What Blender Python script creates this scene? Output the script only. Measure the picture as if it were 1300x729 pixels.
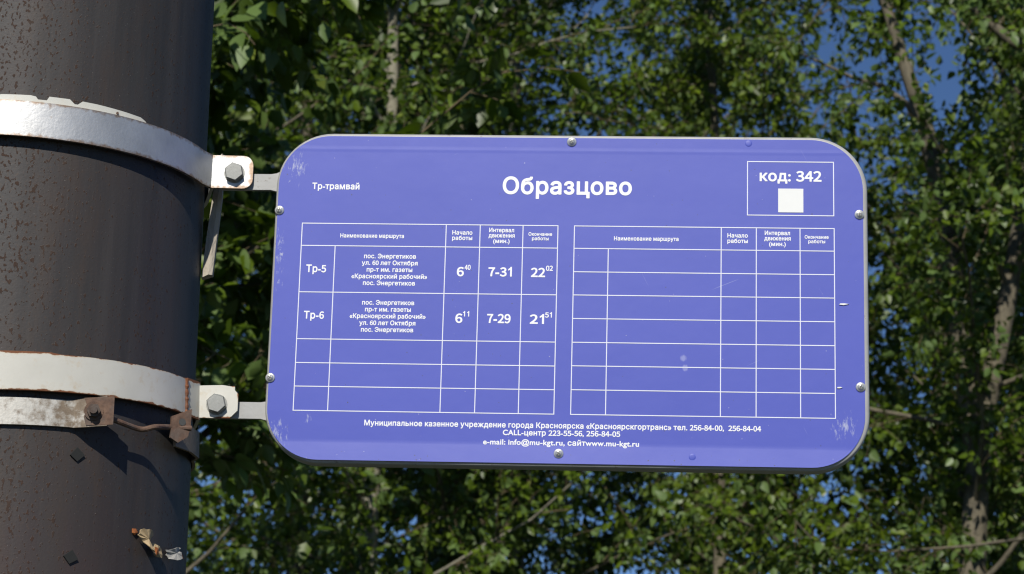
import bpy, bmesh, math, random
import numpy as np
from mathutils import Vector, Matrix, Quaternion
from mathutils.geometry import tessellate_polygon

# ------------------------------------------------------------------ scene, camera, sky, sun, exposure
scene = bpy.context.scene
for o in list(bpy.data.objects):
    bpy.data.objects.remove(o)
COL = scene.collection

F_PX, W_PX, H_PX = 3044.0, 1300.0, 729.0          # focal length in pixels of the photograph
cam_data = bpy.data.cameras.new('camera')
cam = bpy.data.objects.new('camera', cam_data)
COL.objects.link(cam)
scene.camera = cam
cam_data.sensor_width = 36.0
cam_data.lens = F_PX / W_PX * 36.0
cam_data.clip_start, cam_data.clip_end = 0.05, 5000
CAM = Vector((0, 0, 1.6))
cam.rotation_mode = 'QUATERNION'
cam.location = CAM
PITCH, ROLL = math.radians(14.247), math.radians(1.553)
cam.rotation_quaternion = (Matrix.Rotation(math.radians(90) + PITCH, 4, 'X') @ Matrix.Rotation(ROLL, 4, 'Z')).to_quaternion()
cam_data.dof.use_dof = True
cam_data.dof.focus_distance = 2.76
cam_data.dof.aperture_fstop = 18

SUN_ELEV, SUN_AZ = math.radians(38), math.radians(9)     # azimuth: to the left of straight behind the camera
to_sun = Vector((-math.sin(SUN_AZ) * math.cos(SUN_ELEV), -math.cos(SUN_AZ) * math.cos(SUN_ELEV), math.sin(SUN_ELEV)))
world = bpy.data.worlds.new('World')
scene.world = world
world.use_nodes = True
wn = world.node_tree
sky = wn.nodes.new('ShaderNodeTexSky')
sky.sky_type = 'NISHITA'
sky.sun_disc = False
sky.sun_elevation = SUN_ELEV
sky.sun_rotation = math.atan2(to_sun.x, to_sun.y)
sky.air_density, sky.dust_density, sky.ozone_density = 0.6, 0.0, 7.0
bg = wn.nodes['Background']
wn.links.new(sky.outputs[0], bg.inputs[0])
bg.inputs[1].default_value = 0.09
sun_data = bpy.data.lights.new('sun', 'SUN')
sun_data.energy = 5.0
sun_data.angle = math.radians(0.53)
sun_data.color = (1.0, 0.95, 0.87)
sun = bpy.data.objects.new('sun', sun_data)
COL.objects.link(sun)
sun.location = (-3, -10, 20)
sun.rotation_mode = 'QUATERNION'
sun.rotation_quaternion = (-to_sun).to_track_quat('-Z', 'Y')
vs = scene.view_settings
vs.view_transform, vs.look, vs.exposure, vs.gamma = 'Standard', 'None', -0.17, 1.0
vs.use_curve_mapping = False
scene.cycles.use_denoising = True
scene.cycles.pixel_filter_type = 'BLACKMAN_HARRIS'
scene.cycles.filter_width = 1.2
scene.cycles.max_bounces = 8
scene.cycles.transparent_max_bounces = 4

# ------------------------------------------------------------------ helpers
def link(o, parent=None):
    COL.objects.link(o)
    if parent is not None:
        o.parent = parent
    return o

def empty(name, loc=(0, 0, 0), rz=0.0):
    o = bpy.data.objects.new(name, None)
    o.empty_display_size = 0.1
    o.location = loc
    o.rotation_euler = (0, 0, rz)
    return link(o)

def tag(o, label, cat, group=None, kind=None):
    o['label'] = label
    o['category'] = cat
    if group: o['group'] = group
    if kind: o['kind'] = kind
    return o

def mesh_obj(name, bm, mat, parent=None, loc=(0, 0, 0), smooth=True, angle=35):
    me = bpy.data.meshes.new(name)
    bmesh.ops.recalc_face_normals(bm, faces=bm.faces)
    bm.to_mesh(me)
    bm.free()
    if smooth:
        me.polygons.foreach_set('use_smooth', [True] * len(me.polygons))
        me.set_sharp_from_angle(angle=math.radians(angle))
    me.materials.append(mat)
    o = bpy.data.objects.new(name, me)
    o.location = loc
    return link(o, parent)

def sweep_strip(bm, path, z0, z1, th, ztop=None):
    """Vertical strip of thickness th that follows a plan path [(x,y)] (outer side on the left-hand normal)."""
    rings = []
    n = len(path)
    for i, (x, y) in enumerate(path):
        a = path[max(i - 1, 0)]
        b = path[min(i + 1, n - 1)]
        tx, ty = b[0] - a[0], b[1] - a[1]
        l = math.hypot(tx, ty) or 1
        nx, ny = ty / l, -tx / l
        zt = z1 if ztop is None else ztop[i]
        zb = z0 if not callable(z0) else z0(i)
        rings.append([bm.verts.new(p) for p in ((x, y, zb), (x + nx * th, y + ny * th, zb), (x + nx * th, y + ny * th, zt), (x, y, zt))])
    for a, b in zip(rings, rings[1:]):
        for k in range(4):
            bm.faces.new((a[k], a[(k + 1) % 4], b[(k + 1) % 4], b[k]))
    bm.faces.new(rings[0])
    bm.faces.new(rings[-1][::-1])

def prism(bm, poly, y0, y1, axis='y'):
    """Extruded polygon; poly in (x,z) extruded along y, or in (x,y) along z."""
    f = (lambda p, t: (p[0], t, p[1])) if axis == 'y' else (lambda p, t: (p[0], p[1], t))
    a = [bm.verts.new(f(p, y0)) for p in poly]
    b = [bm.verts.new(f(p, y1)) for p in poly]
    bm.faces.new(a)
    bm.faces.new(b[::-1])
    n = len(poly)
    for i in range(n):
        bm.faces.new((a[i], b[i], b[(i + 1) % n], a[(i + 1) % n]))

def bevel(bm, w, seg=2, angle=30):
    es = [e for e in bm.edges if len(e.link_faces) == 2 and e.calc_face_angle(0) > math.radians(angle)]
    bmesh.ops.bevel(bm, geom=es, offset=w, segments=seg, affect='EDGES', profile=0.6)

def lathe(bm, prof, seg=20, axis_to=(0, -1, 0), at=(0, 0, 0)):
    """prof [(r,h)] spun about local z; z is turned to axis_to."""
    q = Vector((0, 0, 1)).rotation_difference(Vector(axis_to).normalized())
    rings = []
    for r, h in prof:
        if r < 1e-6:
            rings.append([bm.verts.new(Vector(at) + q @ Vector((0, 0, h)))])
        else:
            rings.append([bm.verts.new(Vector(at) + q @ Vector((r * math.cos(2 * math.pi * k / seg), r * math.sin(2 * math.pi * k / seg), h))) for k in range(seg)])
    for a, b in zip(rings, rings[1:]):
        for k in range(seg):
            if len(a) == 1 and len(b) == 1: continue
            if len(a) == 1: bm.faces.new((a[0], b[k], b[(k + 1) % seg]))
            elif len(b) == 1: bm.faces.new((a[k], a[(k + 1) % seg], b[0]))
            else: bm.faces.new((a[k], a[(k + 1) % seg], b[(k + 1) % seg], b[k]))
    for r in (rings[0], rings[-1]):
        if len(r) > 2:
            try: bm.faces.new(r)
            except ValueError: pass

def tube(bm, pts, radii, seg=8, cap=True):
    pts = [Vector(p) for p in pts]
    n = len(pts)
    up = Vector((0.13, 0.97, 0.2))
    rings = []
    for i, p in enumerate(pts):
        t = (pts[min(i + 1, n - 1)] - pts[max(i - 1, 0)]).normalized()
        s = t.cross(up)
        if s.length < 1e-3: s = t.cross(Vector((1, 0, 0)))
        s.normalize()
        u = s.cross(t)
        rings.append([bm.verts.new(p + radii[i] * (math.cos(2 * math.pi * k / seg) * s + math.sin(2 * math.pi * k / seg) * u)) for k in range(seg)])
    for a, b in zip(rings, rings[1:]):
        for k in range(seg):
            bm.faces.new((a[k], a[(k + 1) % seg], b[(k + 1) % seg], b[k]))
    if cap:
        bm.faces.new(rings[0]); bm.faces.new(rings[-1])

def catmull(p, n):
    p = [Vector(q) for q in p]
    out = []
    for i in range(len(p) - 1):
        a, b, c, d = p[max(i - 1, 0)], p[i], p[i + 1], p[min(i + 2, len(p) - 1)]
        for k in range(n):
            t = k / n
            out.append(0.5 * (2 * b + (c - a) * t + (2 * a - 5 * b + 4 * c - d) * t * t + (3 * b - a - 3 * c + d) * t ** 3))
    return out + [p[-1]]

def rrect(x0, x1, z0, z1, r, seg=12):
    out = []
    for cx, cz, a0 in ((x1 - r, z1 - r, 0), (x0 + r, z1 - r, 90), (x0 + r, z0 + r, 180), (x1 - r, z0 + r, 270)):
        for k in range(seg + 1):
            a = math.radians(a0 + 90 * k / seg)
            out.append((cx + r * math.cos(a), cz + r * math.sin(a)))
    return out

# ------------------------------------------------------------------ materials
class NT:
    def __init__(s, name):
        s.m = bpy.data.materials.new(name)
        s.m.use_nodes = True
        s.t = s.m.node_tree
        s.p = s.t.nodes['Principled BSDF']
        s.out = s.t.nodes['Material Output']
    def n(s, kind, **kw):
        nd = s.t.nodes.new('ShaderNode' + kind)
        for k, v in kw.items():
            if k.startswith('i_'):
                nd.inputs[k[2:].replace('_', ' ')].default_value = v
            else:
                setattr(nd, k, v)
        return nd
    def l(s, a, b):
        s.t.links.new(a, b)
    def coord(s, scale=(1, 1, 1), loc=(0, 0, 0), kind='Object'):
        tc = s.n('TexCoord')
        mp = s.n('Mapping')
        mp.inputs['Scale'].default_value = scale
        mp.inputs['Location'].default_value = loc
        s.l(tc.outputs[kind], mp.inputs[0])
        return mp.outputs[0]
    def noise(s, co, scale, detail=4, rough=0.55, dist=0.0):
        nd = s.n('TexNoise')
        nd.inputs['Scale'].default_value = scale
        nd.inputs['Detail'].default_value = detail
        nd.inputs['Roughness'].default_value = rough
        nd.inputs['Distortion'].default_value = dist
        s.l(co, nd.inputs['Vector'])
        return nd.outputs['Fac']
    def ramp(s, fac, a, b, ca=(0, 0, 0, 1), cb=(1, 1, 1, 1)):
        nd = s.n('ValToRGB')
        e = nd.color_ramp.elements
        e[0].position, e[0].color = a, ca
        e[1].position, e[1].color = b, cb
        s.l(fac, nd.inputs[0])
        return nd.outputs[0]
    def mix(s, fac, a, b, blend='MIX'):
        nd = s.n('Mix', data_type='RGBA', blend_type=blend)
        for sock, v in ((nd.inputs[0], fac), (nd.inputs[6], a), (nd.inputs[7], b)):
            if isinstance(v, (int, float)): sock.default_value = v
            elif isinstance(v, tuple): sock.default_value = v if len(v) == 4 else v + (1,)
            else: s.l(v, sock)
        return nd.outputs[2]
    def math(s, op, a, b=None, c=None, clamp=False):
        nd = s.n('Math', operation=op, use_clamp=clamp)
        for sock, v in zip(nd.inputs, (a, b, c)):
            if v is None: continue
            if isinstance(v, (int, float)): sock.default_value = v
            else: s.l(v, sock)
        return nd.outputs[0]
    def bump(s, h, strength=0.3, dist=0.001):
        nd = s.n('Bump')
        nd.inputs['Strength'].default_value = strength
        nd.inputs['Distance'].default_value = dist
        s.l(h, nd.inputs['Height'])
        s.l(nd.outputs[0], s.p.inputs['Normal'])
        return nd
    def base(s, c):
        if isinstance(c, tuple): s.p.inputs['Base Color'].default_value = c if len(c) == 4 else c + (1,)
        else: s.l(c, s.p.inputs['Base Color'])
    def set(s, **kw):
        for k, v in kw.items():
            sock = s.p.inputs[k.replace('_', ' ')]
            if isinstance(v, (int, float)): sock.default_value = v
            else: s.l(v, sock)

def sep(t, co):
    nd = t.n('SeparateXYZ')
    t.l(co, nd.inputs[0])
    return nd.outputs

def mat_pole():
    t = NT('dark_painted_steel')
    co = t.coord()
    streak = t.noise(t.coord((1, 1, 0.06)), 34, 5, 0.6)
    broad = t.noise(t.coord((1, 1, 0.35)), 5, 3)
    base = t.mix(t.ramp(streak, 0.35, 0.7), (0.029, 0.029, 0.029), (0.052, 0.049, 0.047))
    base = t.mix(t.ramp(broad, 0.4, 0.7), base, (0.046, 0.036, 0.034))
    x, y, z = sep(t, co)
    # more rust where the paint has failed on the left flank of the shaft
    flank = t.math('MULTIPLY_ADD', x, -3.2, 0.42, clamp=True)
    patch = t.noise(t.coord((1, 1, 0.5)), 11, 4, 0.6)
    spots = t.noise(t.coord((1, 1, 0.62)), 290, 2, 0.5)
    fine = t.noise(t.coord((1, 1, 0.8)), 420, 2, 0.5)
    k = t.math('ADD', t.math('MULTIPLY', patch, 0.22), t.math('MULTIPLY', flank, 0.21))
    thr = t.math('ADD', spots, k)
    rust = t.ramp(thr, 0.757, 0.80)
    thr2 = t.math('ADD', t.math('MULTIPLY', fine, 1.0), t.math('MULTIPLY', k, 0.8))
    rust2 = t.ramp(thr2, 0.735, 0.80)
    rcol = t.mix(t.noise(co, 260, 3), (0.020, 0.011, 0.008), (0.060, 0.030, 0.017))
    c = t.mix(rust, base, rcol)
    c = t.mix(t.math('MULTIPLY', rust2, 0.6), c, (0.062, 0.042, 0.031))
    mott = t.ramp(t.math('ADD', t.noise(t.coord((1, 1, 0.22)), 30, 6, 0.7), t.math('MULTIPLY', flank, 0.16)), 0.50, 0.72)
    c = t.mix(t.math('MULTIPLY', mott, 0.65), c, (0.056, 0.040, 0.031))
    drip = t.ramp(t.noise(t.coord((1, 1, 0.02)), 60, 4, 0.6), 0.55, 0.75)
    c = t.mix(t.math('MULTIPLY', drip, 0.35), c, (0.072, 0.066, 0.060))
    spk = t.ramp(t.noise(co, 700, 1), 0.76, 0.80)
    c = t.mix(t.math('MULTIPLY', spk, 0.5), c, (0.30, 0.28, 0.26))
    low = t.math('MULTIPLY_ADD', z, -4.0, 8.15, clamp=True)
    low = t.math('MULTIPLY', low, t.ramp(t.noise(t.coord((1, 1, 0.1)), 26, 3), 0.42, 0.66))
    c = t.mix(t.math('MULTIPLY', low, 0.75), c, (0.062, 0.028, 0.028))
    t.base(c)
    t.set(Roughness=t.math('MULTIPLY_ADD', rust, 0.25, 0.55))
    t.set(Specular_IOR_Level=0.35)
    h = t.math('ADD', t.math('MULTIPLY', rust, 0.6), t.math('MULTIPLY', t.noise(co, 300, 4), 0.5))
    t.bump(h, 0.45, 0.0008)
    return t.m

def edge_mask(t, lo, hi, w, co, x1=0.278):
    """1 near z=lo, z=hi and the free ear ends x=+-x1 (object space), fading over w."""
    x, y, z = sep(t, co)
    a = t.math('SUBTRACT', z, lo)
    b = t.math('SUBTRACT', hi, z)
    d = t.math('MINIMUM', a, b)
    d = t.math('MINIMUM', d, t.math('SUBTRACT', x1, t.math('ABSOLUTE', x)))
    return t.math('SUBTRACT', 1.0, t.math('DIVIDE', d, w), clamp=True)

def mat_silver():
    t = NT('aluminium_paint')
    co = t.coord()
    em = edge_mask(t, 0.0, 0.041, 0.006, co)
    n = t.noise(co, 140, 4)
    n = t.math('ADD', t.math('MULTIPLY', n, 0.6), t.math('MULTIPLY', t.noise(co, 45, 5, 0.65), 0.4))
    x_, y_, z_ = sep(t, co)
    n = t.math('ADD', n, t.math('MULTIPLY', t.math('MULTIPLY_ADD', x_, 12.0, -2.76, clamp=True), 0.16))
    r = t.ramp(t.math('ADD', t.math('MULTIPLY', em, 0.28), n), 0.62, 0.78)
    c = t.mix(t.ramp(t.noise(co, 28, 4), 0.3, 0.75), (0.50, 0.50, 0.49), (0.62, 0.62, 0.61))
    c = t.mix(t.math('MULTIPLY', r, 0.8), c, (0.28, 0.17, 0.09))
    t.base(c)
    t.set(Metallic=0.78, Roughness=0.50)
    t.bump(t.math('ADD', t.math('MULTIPLY', t.noise(co, 320, 3), 0.4), t.noise(co, 60, 2)), 0.35, 0.0012)
    return t.m

def mat_white(name='chipped_white_paint', lo=0.0, hi=0.042, amt=0.36, base=(0.60, 0.585, 0.52)):
    t = NT(name)
    co = t.coord()
    em = edge_mask(t, lo, hi, 0.0028, co)
    n = t.noise(co, 62, 6, 0.62)
    ex = sep(t, co)[0]
    n = t.math('ADD', n, t.math('MULTIPLY', t.math('MULTIPLY_ADD', ex, 40.0, -9.2, clamp=True), 0.045))
    v = t.math('ADD', t.math('MULTIPLY', em, amt), n)
    r = t.ramp(v, 0.72, 0.79)
    halo = t.ramp(v, 0.58, 0.80)
    spots = t.ramp(t.noise(co, 40, 6, 0.72), 0.57, 0.70)
    c = t.mix(t.ramp(t.noise(co, 22, 4), 0.3, 0.7), base, tuple(b * 0.9 for b in base))
    c = t.mix(t.math('MULTIPLY', halo, 0.60), c, (0.50, 0.35, 0.18))
    c = t.mix(t.math('MULTIPLY', spots, 0.42), c, (0.46, 0.35, 0.20))
    c = t.mix(r, c, t.mix(t.noise(co, 300, 2), (0.10, 0.035, 0.015), (0.26, 0.10, 0.04)))
    t.base(c)
    t.set(Roughness=t.math('MULTIPLY_ADD', r, 0.4, 0.42))
    t.bump(t.math('ADD', t.math('MULTIPLY', r, -0.5), t.math('MULTIPLY', t.noise(co, 200, 3), 0.3)), 0.4, 0.0008)
    return t.m

def mat_rust(name='rusty_steel', a=(0.075, 0.042, 0.028), b=(0.17, 0.10, 0.065)):
    t = NT(name)
    co = t.coord()
    c = t.mix(t.ramp(t.noise(co, 130, 5, 0.65), 0.3, 0.7), a, b)
    c = t.mix(t.ramp(t.noise(co, 40, 3), 0.5, 0.75), c, (0.10, 0.085, 0.075))
    t.base(c)
    t.set(Roughness=0.8)
    t.bump(t.noise(co, 350, 4), 0.5, 0.001)
    return t.m

def mat_strap():
    t = NT('worn_galvanised_strap')
    co = t.coord()
    x, y, z = sep(t, co)
    zin = t.noise(co, 60, 4, 0.6)
    c = t.mix(t.ramp(zin, 0.3, 0.7), (0.50, 0.48, 0.43), (0.60, 0.58, 0.53))
    # rust spreads from the bent end of the strap
    e = t.math('MULTIPLY_ADD', x, 9.0, -0.45, clamp=True)
    r = t.ramp(t.math('ADD', t.noise(co, 75, 5, 0.65), t.math('MULTIPLY', e, 0.36)), 0.54, 0.74)
    c = t.mix(r, c, t.mix(t.noise(co, 160, 3), (0.11, 0.080, 0.055), (0.28, 0.22, 0.155)))
    t.base(c)
    t.set(Roughness=0.6, Metallic=t.math('MULTIPLY_ADD', r, -0.35, 0.35))
    t.bump(t.noise(co, 300, 4), 0.4, 0.0008)
    return t.m

def mat_zinc(name='zinc_plated', base=(0.27, 0.275, 0.26), metal=0.4, rough=0.55):
    t = NT(name)
    co = t.coord()
    c = t.mix(t.noise(co, 400, 3), tuple(v * 0.75 for v in base), tuple(v * 1.15 for v in base))
    t.base(c)
    t.set(Metallic=metal, Roughness=rough)
    t.bump(t.noise(co, 600, 3), 0.3, 0.0005)
    return t.m

def mat_frame():
    t = NT('grey_frame_paint')
    co = t.coord()
    c = t.mix(t.ramp(t.noise(co, 30, 4), 0.3, 0.7), (0.33, 0.33, 0.32), (0.41, 0.41, 0.395))
    dirt = t.ramp(t.noise(co, 120, 4, 0.65), 0.62, 0.72)
    c = t.mix(t.math('MULTIPLY', dirt, 0.7), c, (0.16, 0.13, 0.10))
    t.base(c)
    t.set(Roughness=0.45)
    t.bump(t.noise(co, 260, 3), 0.25, 0.0006)
    return t.m

def mat_blue():
    t = NT('blue_vinyl_film')
    co = t.coord()
    x, y, z = sep(t, co)
    c = t.mix(t.noise(co, 9, 3), (0.047, 0.070, 0.405), (0.055, 0.078, 0.430))
    grain = t.noise(co, 900, 2)
    c = t.mix(t.math('MULTIPLY', grain, 0.22), c, (0.085, 0.105, 0.52))
    fade = t.noise(t.coord((1, 1, 1.6), (4, 0, 2)), 4.5, 4, 0.6)
    c = t.mix(t.math('MULTIPLY', t.ramp(fade, 0.40, 0.70), 0.30), c, (0.078, 0.100, 0.50))
    def blob(cx, cz, rx, rz):
        dx = t.math('DIVIDE', t.math('SUBTRACT', x, cx), rx)
        dz = t.math('DIVIDE', t.math('SUBTRACT', z, cz), rz)
        d = t.math('SQRT', t.math('ADD', t.math('MULTIPLY', dx, dx), t.math('MULTIPLY', dz, dz)))
        return t.math('SUBTRACT', 1.0, d, clamp=True)
    wob = t.noise(t.coord((1, 1, 1), (3.1, 0, 1.7)), 55, 4, 0.65, 0.6)
    flake = t.noise(t.coord((1.5, 1, 0.45)), 170, 6, 0.75, 0.5)
    # worn film at the corners and along the edges
    spots = [(-0.325, 0.158, 0.045, 0.055), (-0.338, 0.05, 0.016, 0.11), (-0.333, -0.165, 0.045, 0.06), (0.322, -0.146, 0.040, 0.045),
             (-0.297, -0.148, 0.018, 0.022)]
    m = None
    for s_ in spots:
        b = blob(*s_)
        m = b if m is None else t.math('MAXIMUM', m, b)
    ex = t.math('MAXIMUM', t.math('SUBTRACT', x, 0.335), t.math('SUBTRACT', -0.333, x))
    ez = t.math('MAXIMUM', t.math('SUBTRACT', z, 0.195), t.math('SUBTRACT', -0.1925, z))
    edge = t.math('MULTIPLY', t.math('MAXIMUM', ex, ez), 55.0, clamp=True)
    w = t.math('ADD', t.math('MULTIPLY', m, 0.28), t.math('MULTIPLY', flake, 0.66))
    w = t.math('ADD', w, t.math('MULTIPLY', wob, 0.22))
    wear = t.ramp(w, 0.675, 0.77)
    we = t.ramp(t.math('ADD', t.math('MULTIPLY', edge, 0.30), t.math('MULTIPLY', flake, 0.75)), 0.66, 0.72)
    wear = t.math('MAXIMUM', wear, we)
    # two pale rubbed marks in the empty table
    rub = t.math('MAXIMUM', blob(0.1380, -0.0705, 0.006, 0.006), blob(0.1400, -0.082, 0.005, 0.006))
    rub = t.ramp(t.math('MULTIPLY', rub, t.math('MULTIPLY', flake, 2.0)), 0.25, 0.6)
    c = t.mix(t.math('MULTIPLY', wear, 0.62), c, (0.50, 0.53, 0.60))
    def scratch(ang, off, freq, seed):
        mp = t.n('Mapping'); mp.inputs['Rotation'].default_value = (0, math.radians(ang), 0); mp.inputs['Location'].default_value = (seed, 0, off)
        tc = t.n('TexCoord'); t.l(tc.outputs['Object'], mp.inputs[0])
        sc = t.n('Mapping'); sc.inputs['Scale'].default_value = (0.035, 1, 1); t.l(mp.outputs[0], sc.inputs[0])
        a = t.ramp(t.noise(sc.outputs[0], freq, 2, 0.5, 0.3), 0.735, 0.755)
        return t.math('MULTIPLY', a, t.ramp(t.noise(mp.outputs[0], 14, 3), 0.52, 0.66))
    scr = t.math('MAXIMUM', scratch(24, 0.3, 260, 1.0), t.math('MAXIMUM', scratch(-63, 1.3, 240, 4.0), scratch(82, 2.2, 250, 7.0)))
    c = t.mix(t.math('MULTIPLY', scr, 0.35), c, (0.40, 0.43, 0.62))
    c = t.mix(t.math('MULTIPLY', rub, 0.4), c, (0.42, 0.44, 0.66))
    specks = t.ramp(t.noise(co, 330, 1, 0.3), 0.795, 0.805)
    c = t.mix(specks, c, (0.05, 0.05, 0.08))
    specks2 = t.ramp(t.noise(t.coord((1, 1, 1), (5, 2, 1)), 260, 1, 0.3), 0.80, 0.815)
    c = t.mix(t.math('MULTIPLY', specks2, 0.5), c, (0.45, 0.46, 0.60))
    smudge = t.ramp(t.noise(t.coord((1, 1, 1), (1, 7, 2)), 26, 2), 0.70, 0.78)
    c = t.mix(t.math('MULTIPLY', smudge, 0.10), c, (0.045, 0.05, 0.30))
    t.base(c)
    t.set(Roughness=t.math('MULTIPLY_ADD', t.noise(co, 20, 3), 0.10, 0.42), Specular_IOR_Level=0.5)
    h = t.math('ADD', t.math('MULTIPLY', t.noise(co, 7, 4, 0.6), 1.0), t.math('MULTIPLY', t.noise(co, 500, 2), 0.04))
    t.bump(h, 0.10, 0.006)
    return t.m

def mat_plain(name, c, rough=0.5, var=0.1, scale=80, metal=0.0):
    t = NT(name)
    co = t.coord()
    t.base(t.mix(t.noise(co, scale, 4), tuple(v * (1 - var) for v in c), tuple(min(1, v * (1 + var)) for v in c)))
    t.set(Roughness=rough, Metallic=metal)
    return t.m

def mat_bark(name, a, b, dark):
    t = NT(name)
    co = t.coord((1, 1, 0.25))
    n = t.noise(co, 22, 6, 0.65)
    c = t.mix(t.ramp(n, 0.35, 0.65), a, b)
    c = t.mix(t.ramp(t.noise(t.coord((1, 1, 1.4)), 9, 4, 0.6), 0.60, 0.70), c, dark)
    t.base(c)
    t.set(Roughness=0.9)
    t.bump(n, 0.6, 0.02)
    return t.m

def mat_leaf(name, dark, light, under, hue_jit=1.0):
    t = NT(name)
    geo = t.n('NewGeometry')
    oi = t.n('ObjectInfo')
    r = t.math('FRACT', t.math('ADD', geo.outputs['Random Per Island'], oi.outputs['Random']))
    c = t.mix(r, dark, light)
    r2 = t.math('FRACT', t.math('MULTIPLY', r, 17.3))
    yel = t.ramp(r2, 0.965, 0.985)
    c = t.mix(t.math('MULTIPLY', yel, 0.7), c, (0.16, 0.20, 0.03))
    back = geo.outputs['Backfacing']
    c = t.mix(back, c, t.mix(r, under, tuple(v * 1.25 for v in under)))
    t.base(c)
    t.set(Roughness=t.math('MULTIPLY_ADD', r2, 0.14, 0.38), Specular_IOR_Level=0.45)
    tr = t.n('BsdfTranslucent')
    t.l(t.mix(r, (0.08, 0.16, 0.006), (0.15, 0.24, 0.010)), tr.inputs[0])
    ms = t.n('MixShader')
    ms.inputs[0].default_value = 0.24
    t.l(t.p.outputs[0], ms.inputs[1])
    t.l(tr.outputs[0], ms.inputs[2])
    t.l(ms.outputs[0], t.out.inputs[0])
    return t.m

M = dict(
    pole=mat_pole(), silver=mat_silver(), white=mat_white(), white_old=mat_white('old_white_paint', -0.01, 0.031, 0.18, (0.62, 0.62, 0.56)),
    rust=mat_rust(), rust_dark=mat_rust('dark_rust', (0.045, 0.027, 0.019), (0.10, 0.062, 0.042)), rust_red=mat_rust('red_rust', (0.12, 0.04, 0.015), (0.30, 0.11, 0.04)), strap=mat_strap(),
    zinc=mat_zinc(), screw=mat_zinc('bright_screw', (0.62, 0.63, 0.60), 0.6, 0.38), frame=mat_frame(), blue=mat_blue(),
    print=mat_plain('white_print', (0.80, 0.81, 0.83), 0.42, 0.03), line=mat_plain('white_rule', (0.72, 0.74, 0.82), 0.42, 0.03),
    sticker=mat_plain('white_sticker', (0.74, 0.75, 0.73), 0.5, 0.03), dark=mat_plain('recess_shade_tone', (0.06, 0.06, 0.055), 0.6, 0.2),  # last tone paints the shade of the screw slots and the rod hole
    tab=mat_plain('dark_tab', (0.014, 0.015, 0.014), 0.8, 0.15), paper=mat_plain('torn_paper', (0.40, 0.30, 0.17), 0.85, 0.55, 180),
    paper2=mat_plain('grey_paper', (0.36, 0.35, 0.32), 0.85, 0.35, 240), glue=mat_plain('orange_glue', (0.34, 0.11, 0.03), 0.8, 0.4, 300),
    wood=mat_bark('weathered_wood', (0.36, 0.32, 0.26), (0.50, 0.45, 0.37), (0.20, 0.16, 0.12)),
    bark=mat_bark('poplar_bark', (0.085, 0.074, 0.052), (0.17, 0.148, 0.10), (0.04, 0.034, 0.024)),
    bark_pale=mat_bark('pale_bark', (0.20, 0.19, 0.145), (0.30, 0.28, 0.21), (0.07, 0.06, 0.042)),
    twig=mat_plain('twig_bark', (0.13, 0.10, 0.055), 0.9, 0.3, 30),
    leaf=mat_leaf('poplar_leaf', (0.028, 0.056, 0.003), (0.110, 0.168, 0.008), (0.098, 0.155, 0.040)),
    leaf_far=mat_leaf('far_leaf', (0.030, 0.056, 0.003), (0.114, 0.165, 0.008), (0.100, 0.152, 0.038)),
)

# ------------------------------------------------------------------ ground
def build_ground():
    bm = bmesh.new()
    bmesh.ops.create_grid(bm, x_segments=40, y_segments=40, size=1500)
    t = NT('grass_and_soil')
    co = t.coord()
    c = t.mix(t.ramp(t.noise(co, 0.7, 6), 0.35, 0.65), (0.045, 0.060, 0.022), (0.060, 0.057, 0.050))
    c = t.mix(t.ramp(t.noise(co, 14, 5), 0.3, 0.7), c, (0.050, 0.055, 0.032))
    t.base(c)
    t.set(Roughness=0.95)
    t.bump(t.noise(co, 18, 6), 0.6, 0.03)
    o = mesh_obj('ground', bm, t.m)
    o['kind'] = 'structure'
build_ground()

# ------------------------------------------------------------------ pole
AX, AY = -0.5917, 2.785
def pole_r(z): return 0.2164 - 0.0097 * (z - 2.304)

pole = tag(empty('steel_pole', (AX, AY, 0)), 'thick dark rust-speckled steel pole carrying the blue stop sign', 'pole')
bm = bmesh.new()
lathe(bm, [(pole_r(0) + 0.004, -0.3)] + [(pole_r(z), z) for z in (0.0, 0.5, 1, 1.5, 2, 2.5, 3, 4, 5, 6, 7, 8, 9)] + [(0.02, 9.03)], 96, (0, 0, 1))
mesh_obj('shaft', bm, M['pole'], pole)
def on_pole(th, z, off=0.0):
    """point in pole-local space on the shaft, th degrees round from the front towards the right"""
    a = math.radians(th); r = pole_r(z) + off
    return Vector((r * math.sin(a), -r * math.cos(a), z))
def pole_frame(th, z, off=0.0):
    a = math.radians(th)
    n = Vector((math.sin(a), -math.cos(a), 0)); t = Vector((math.cos(a), math.sin(a), 0))
    return Matrix(((t.x, -n.x, 0, 0), (t.y, -n.y, 0, 0), (0, 0, 1, 0), (0, 0, 0, 1))), on_pole(th, z, off)
for th, z, rot in ((32.9, 2.057, 8), (33.0, 1.944, -4)):
    bm = bmesh.new()
    c, s = math.cos(math.radians(rot)), math.sin(math.radians(rot))
    poly = [(x * c - y * s, x * s + y * c) for x, y in ((-0.0085, 0), (-0.001, -0.0075), (0.0085, -0.001), (0.0005, 0.0080))]
    prism(bm, poly, -0.0025, 0.001)
    bevel(bm, 0.0006, 1)
    R, p = pole_frame(th, z)
    o = mesh_obj('tab', bm, M['tab'], pole)
    o.matrix_basis = Matrix.Translation(p) @ R

# ------------------------------------------------------------------ clamps
def arc(r, a0, a1, n):
    return [(r * math.sin(math.radians(a0 + (a1 - a0) * k / n)), -r * math.cos(math.radians(a0 + (a1 - a0) * k / n))) for k in range(n + 1)]

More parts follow.
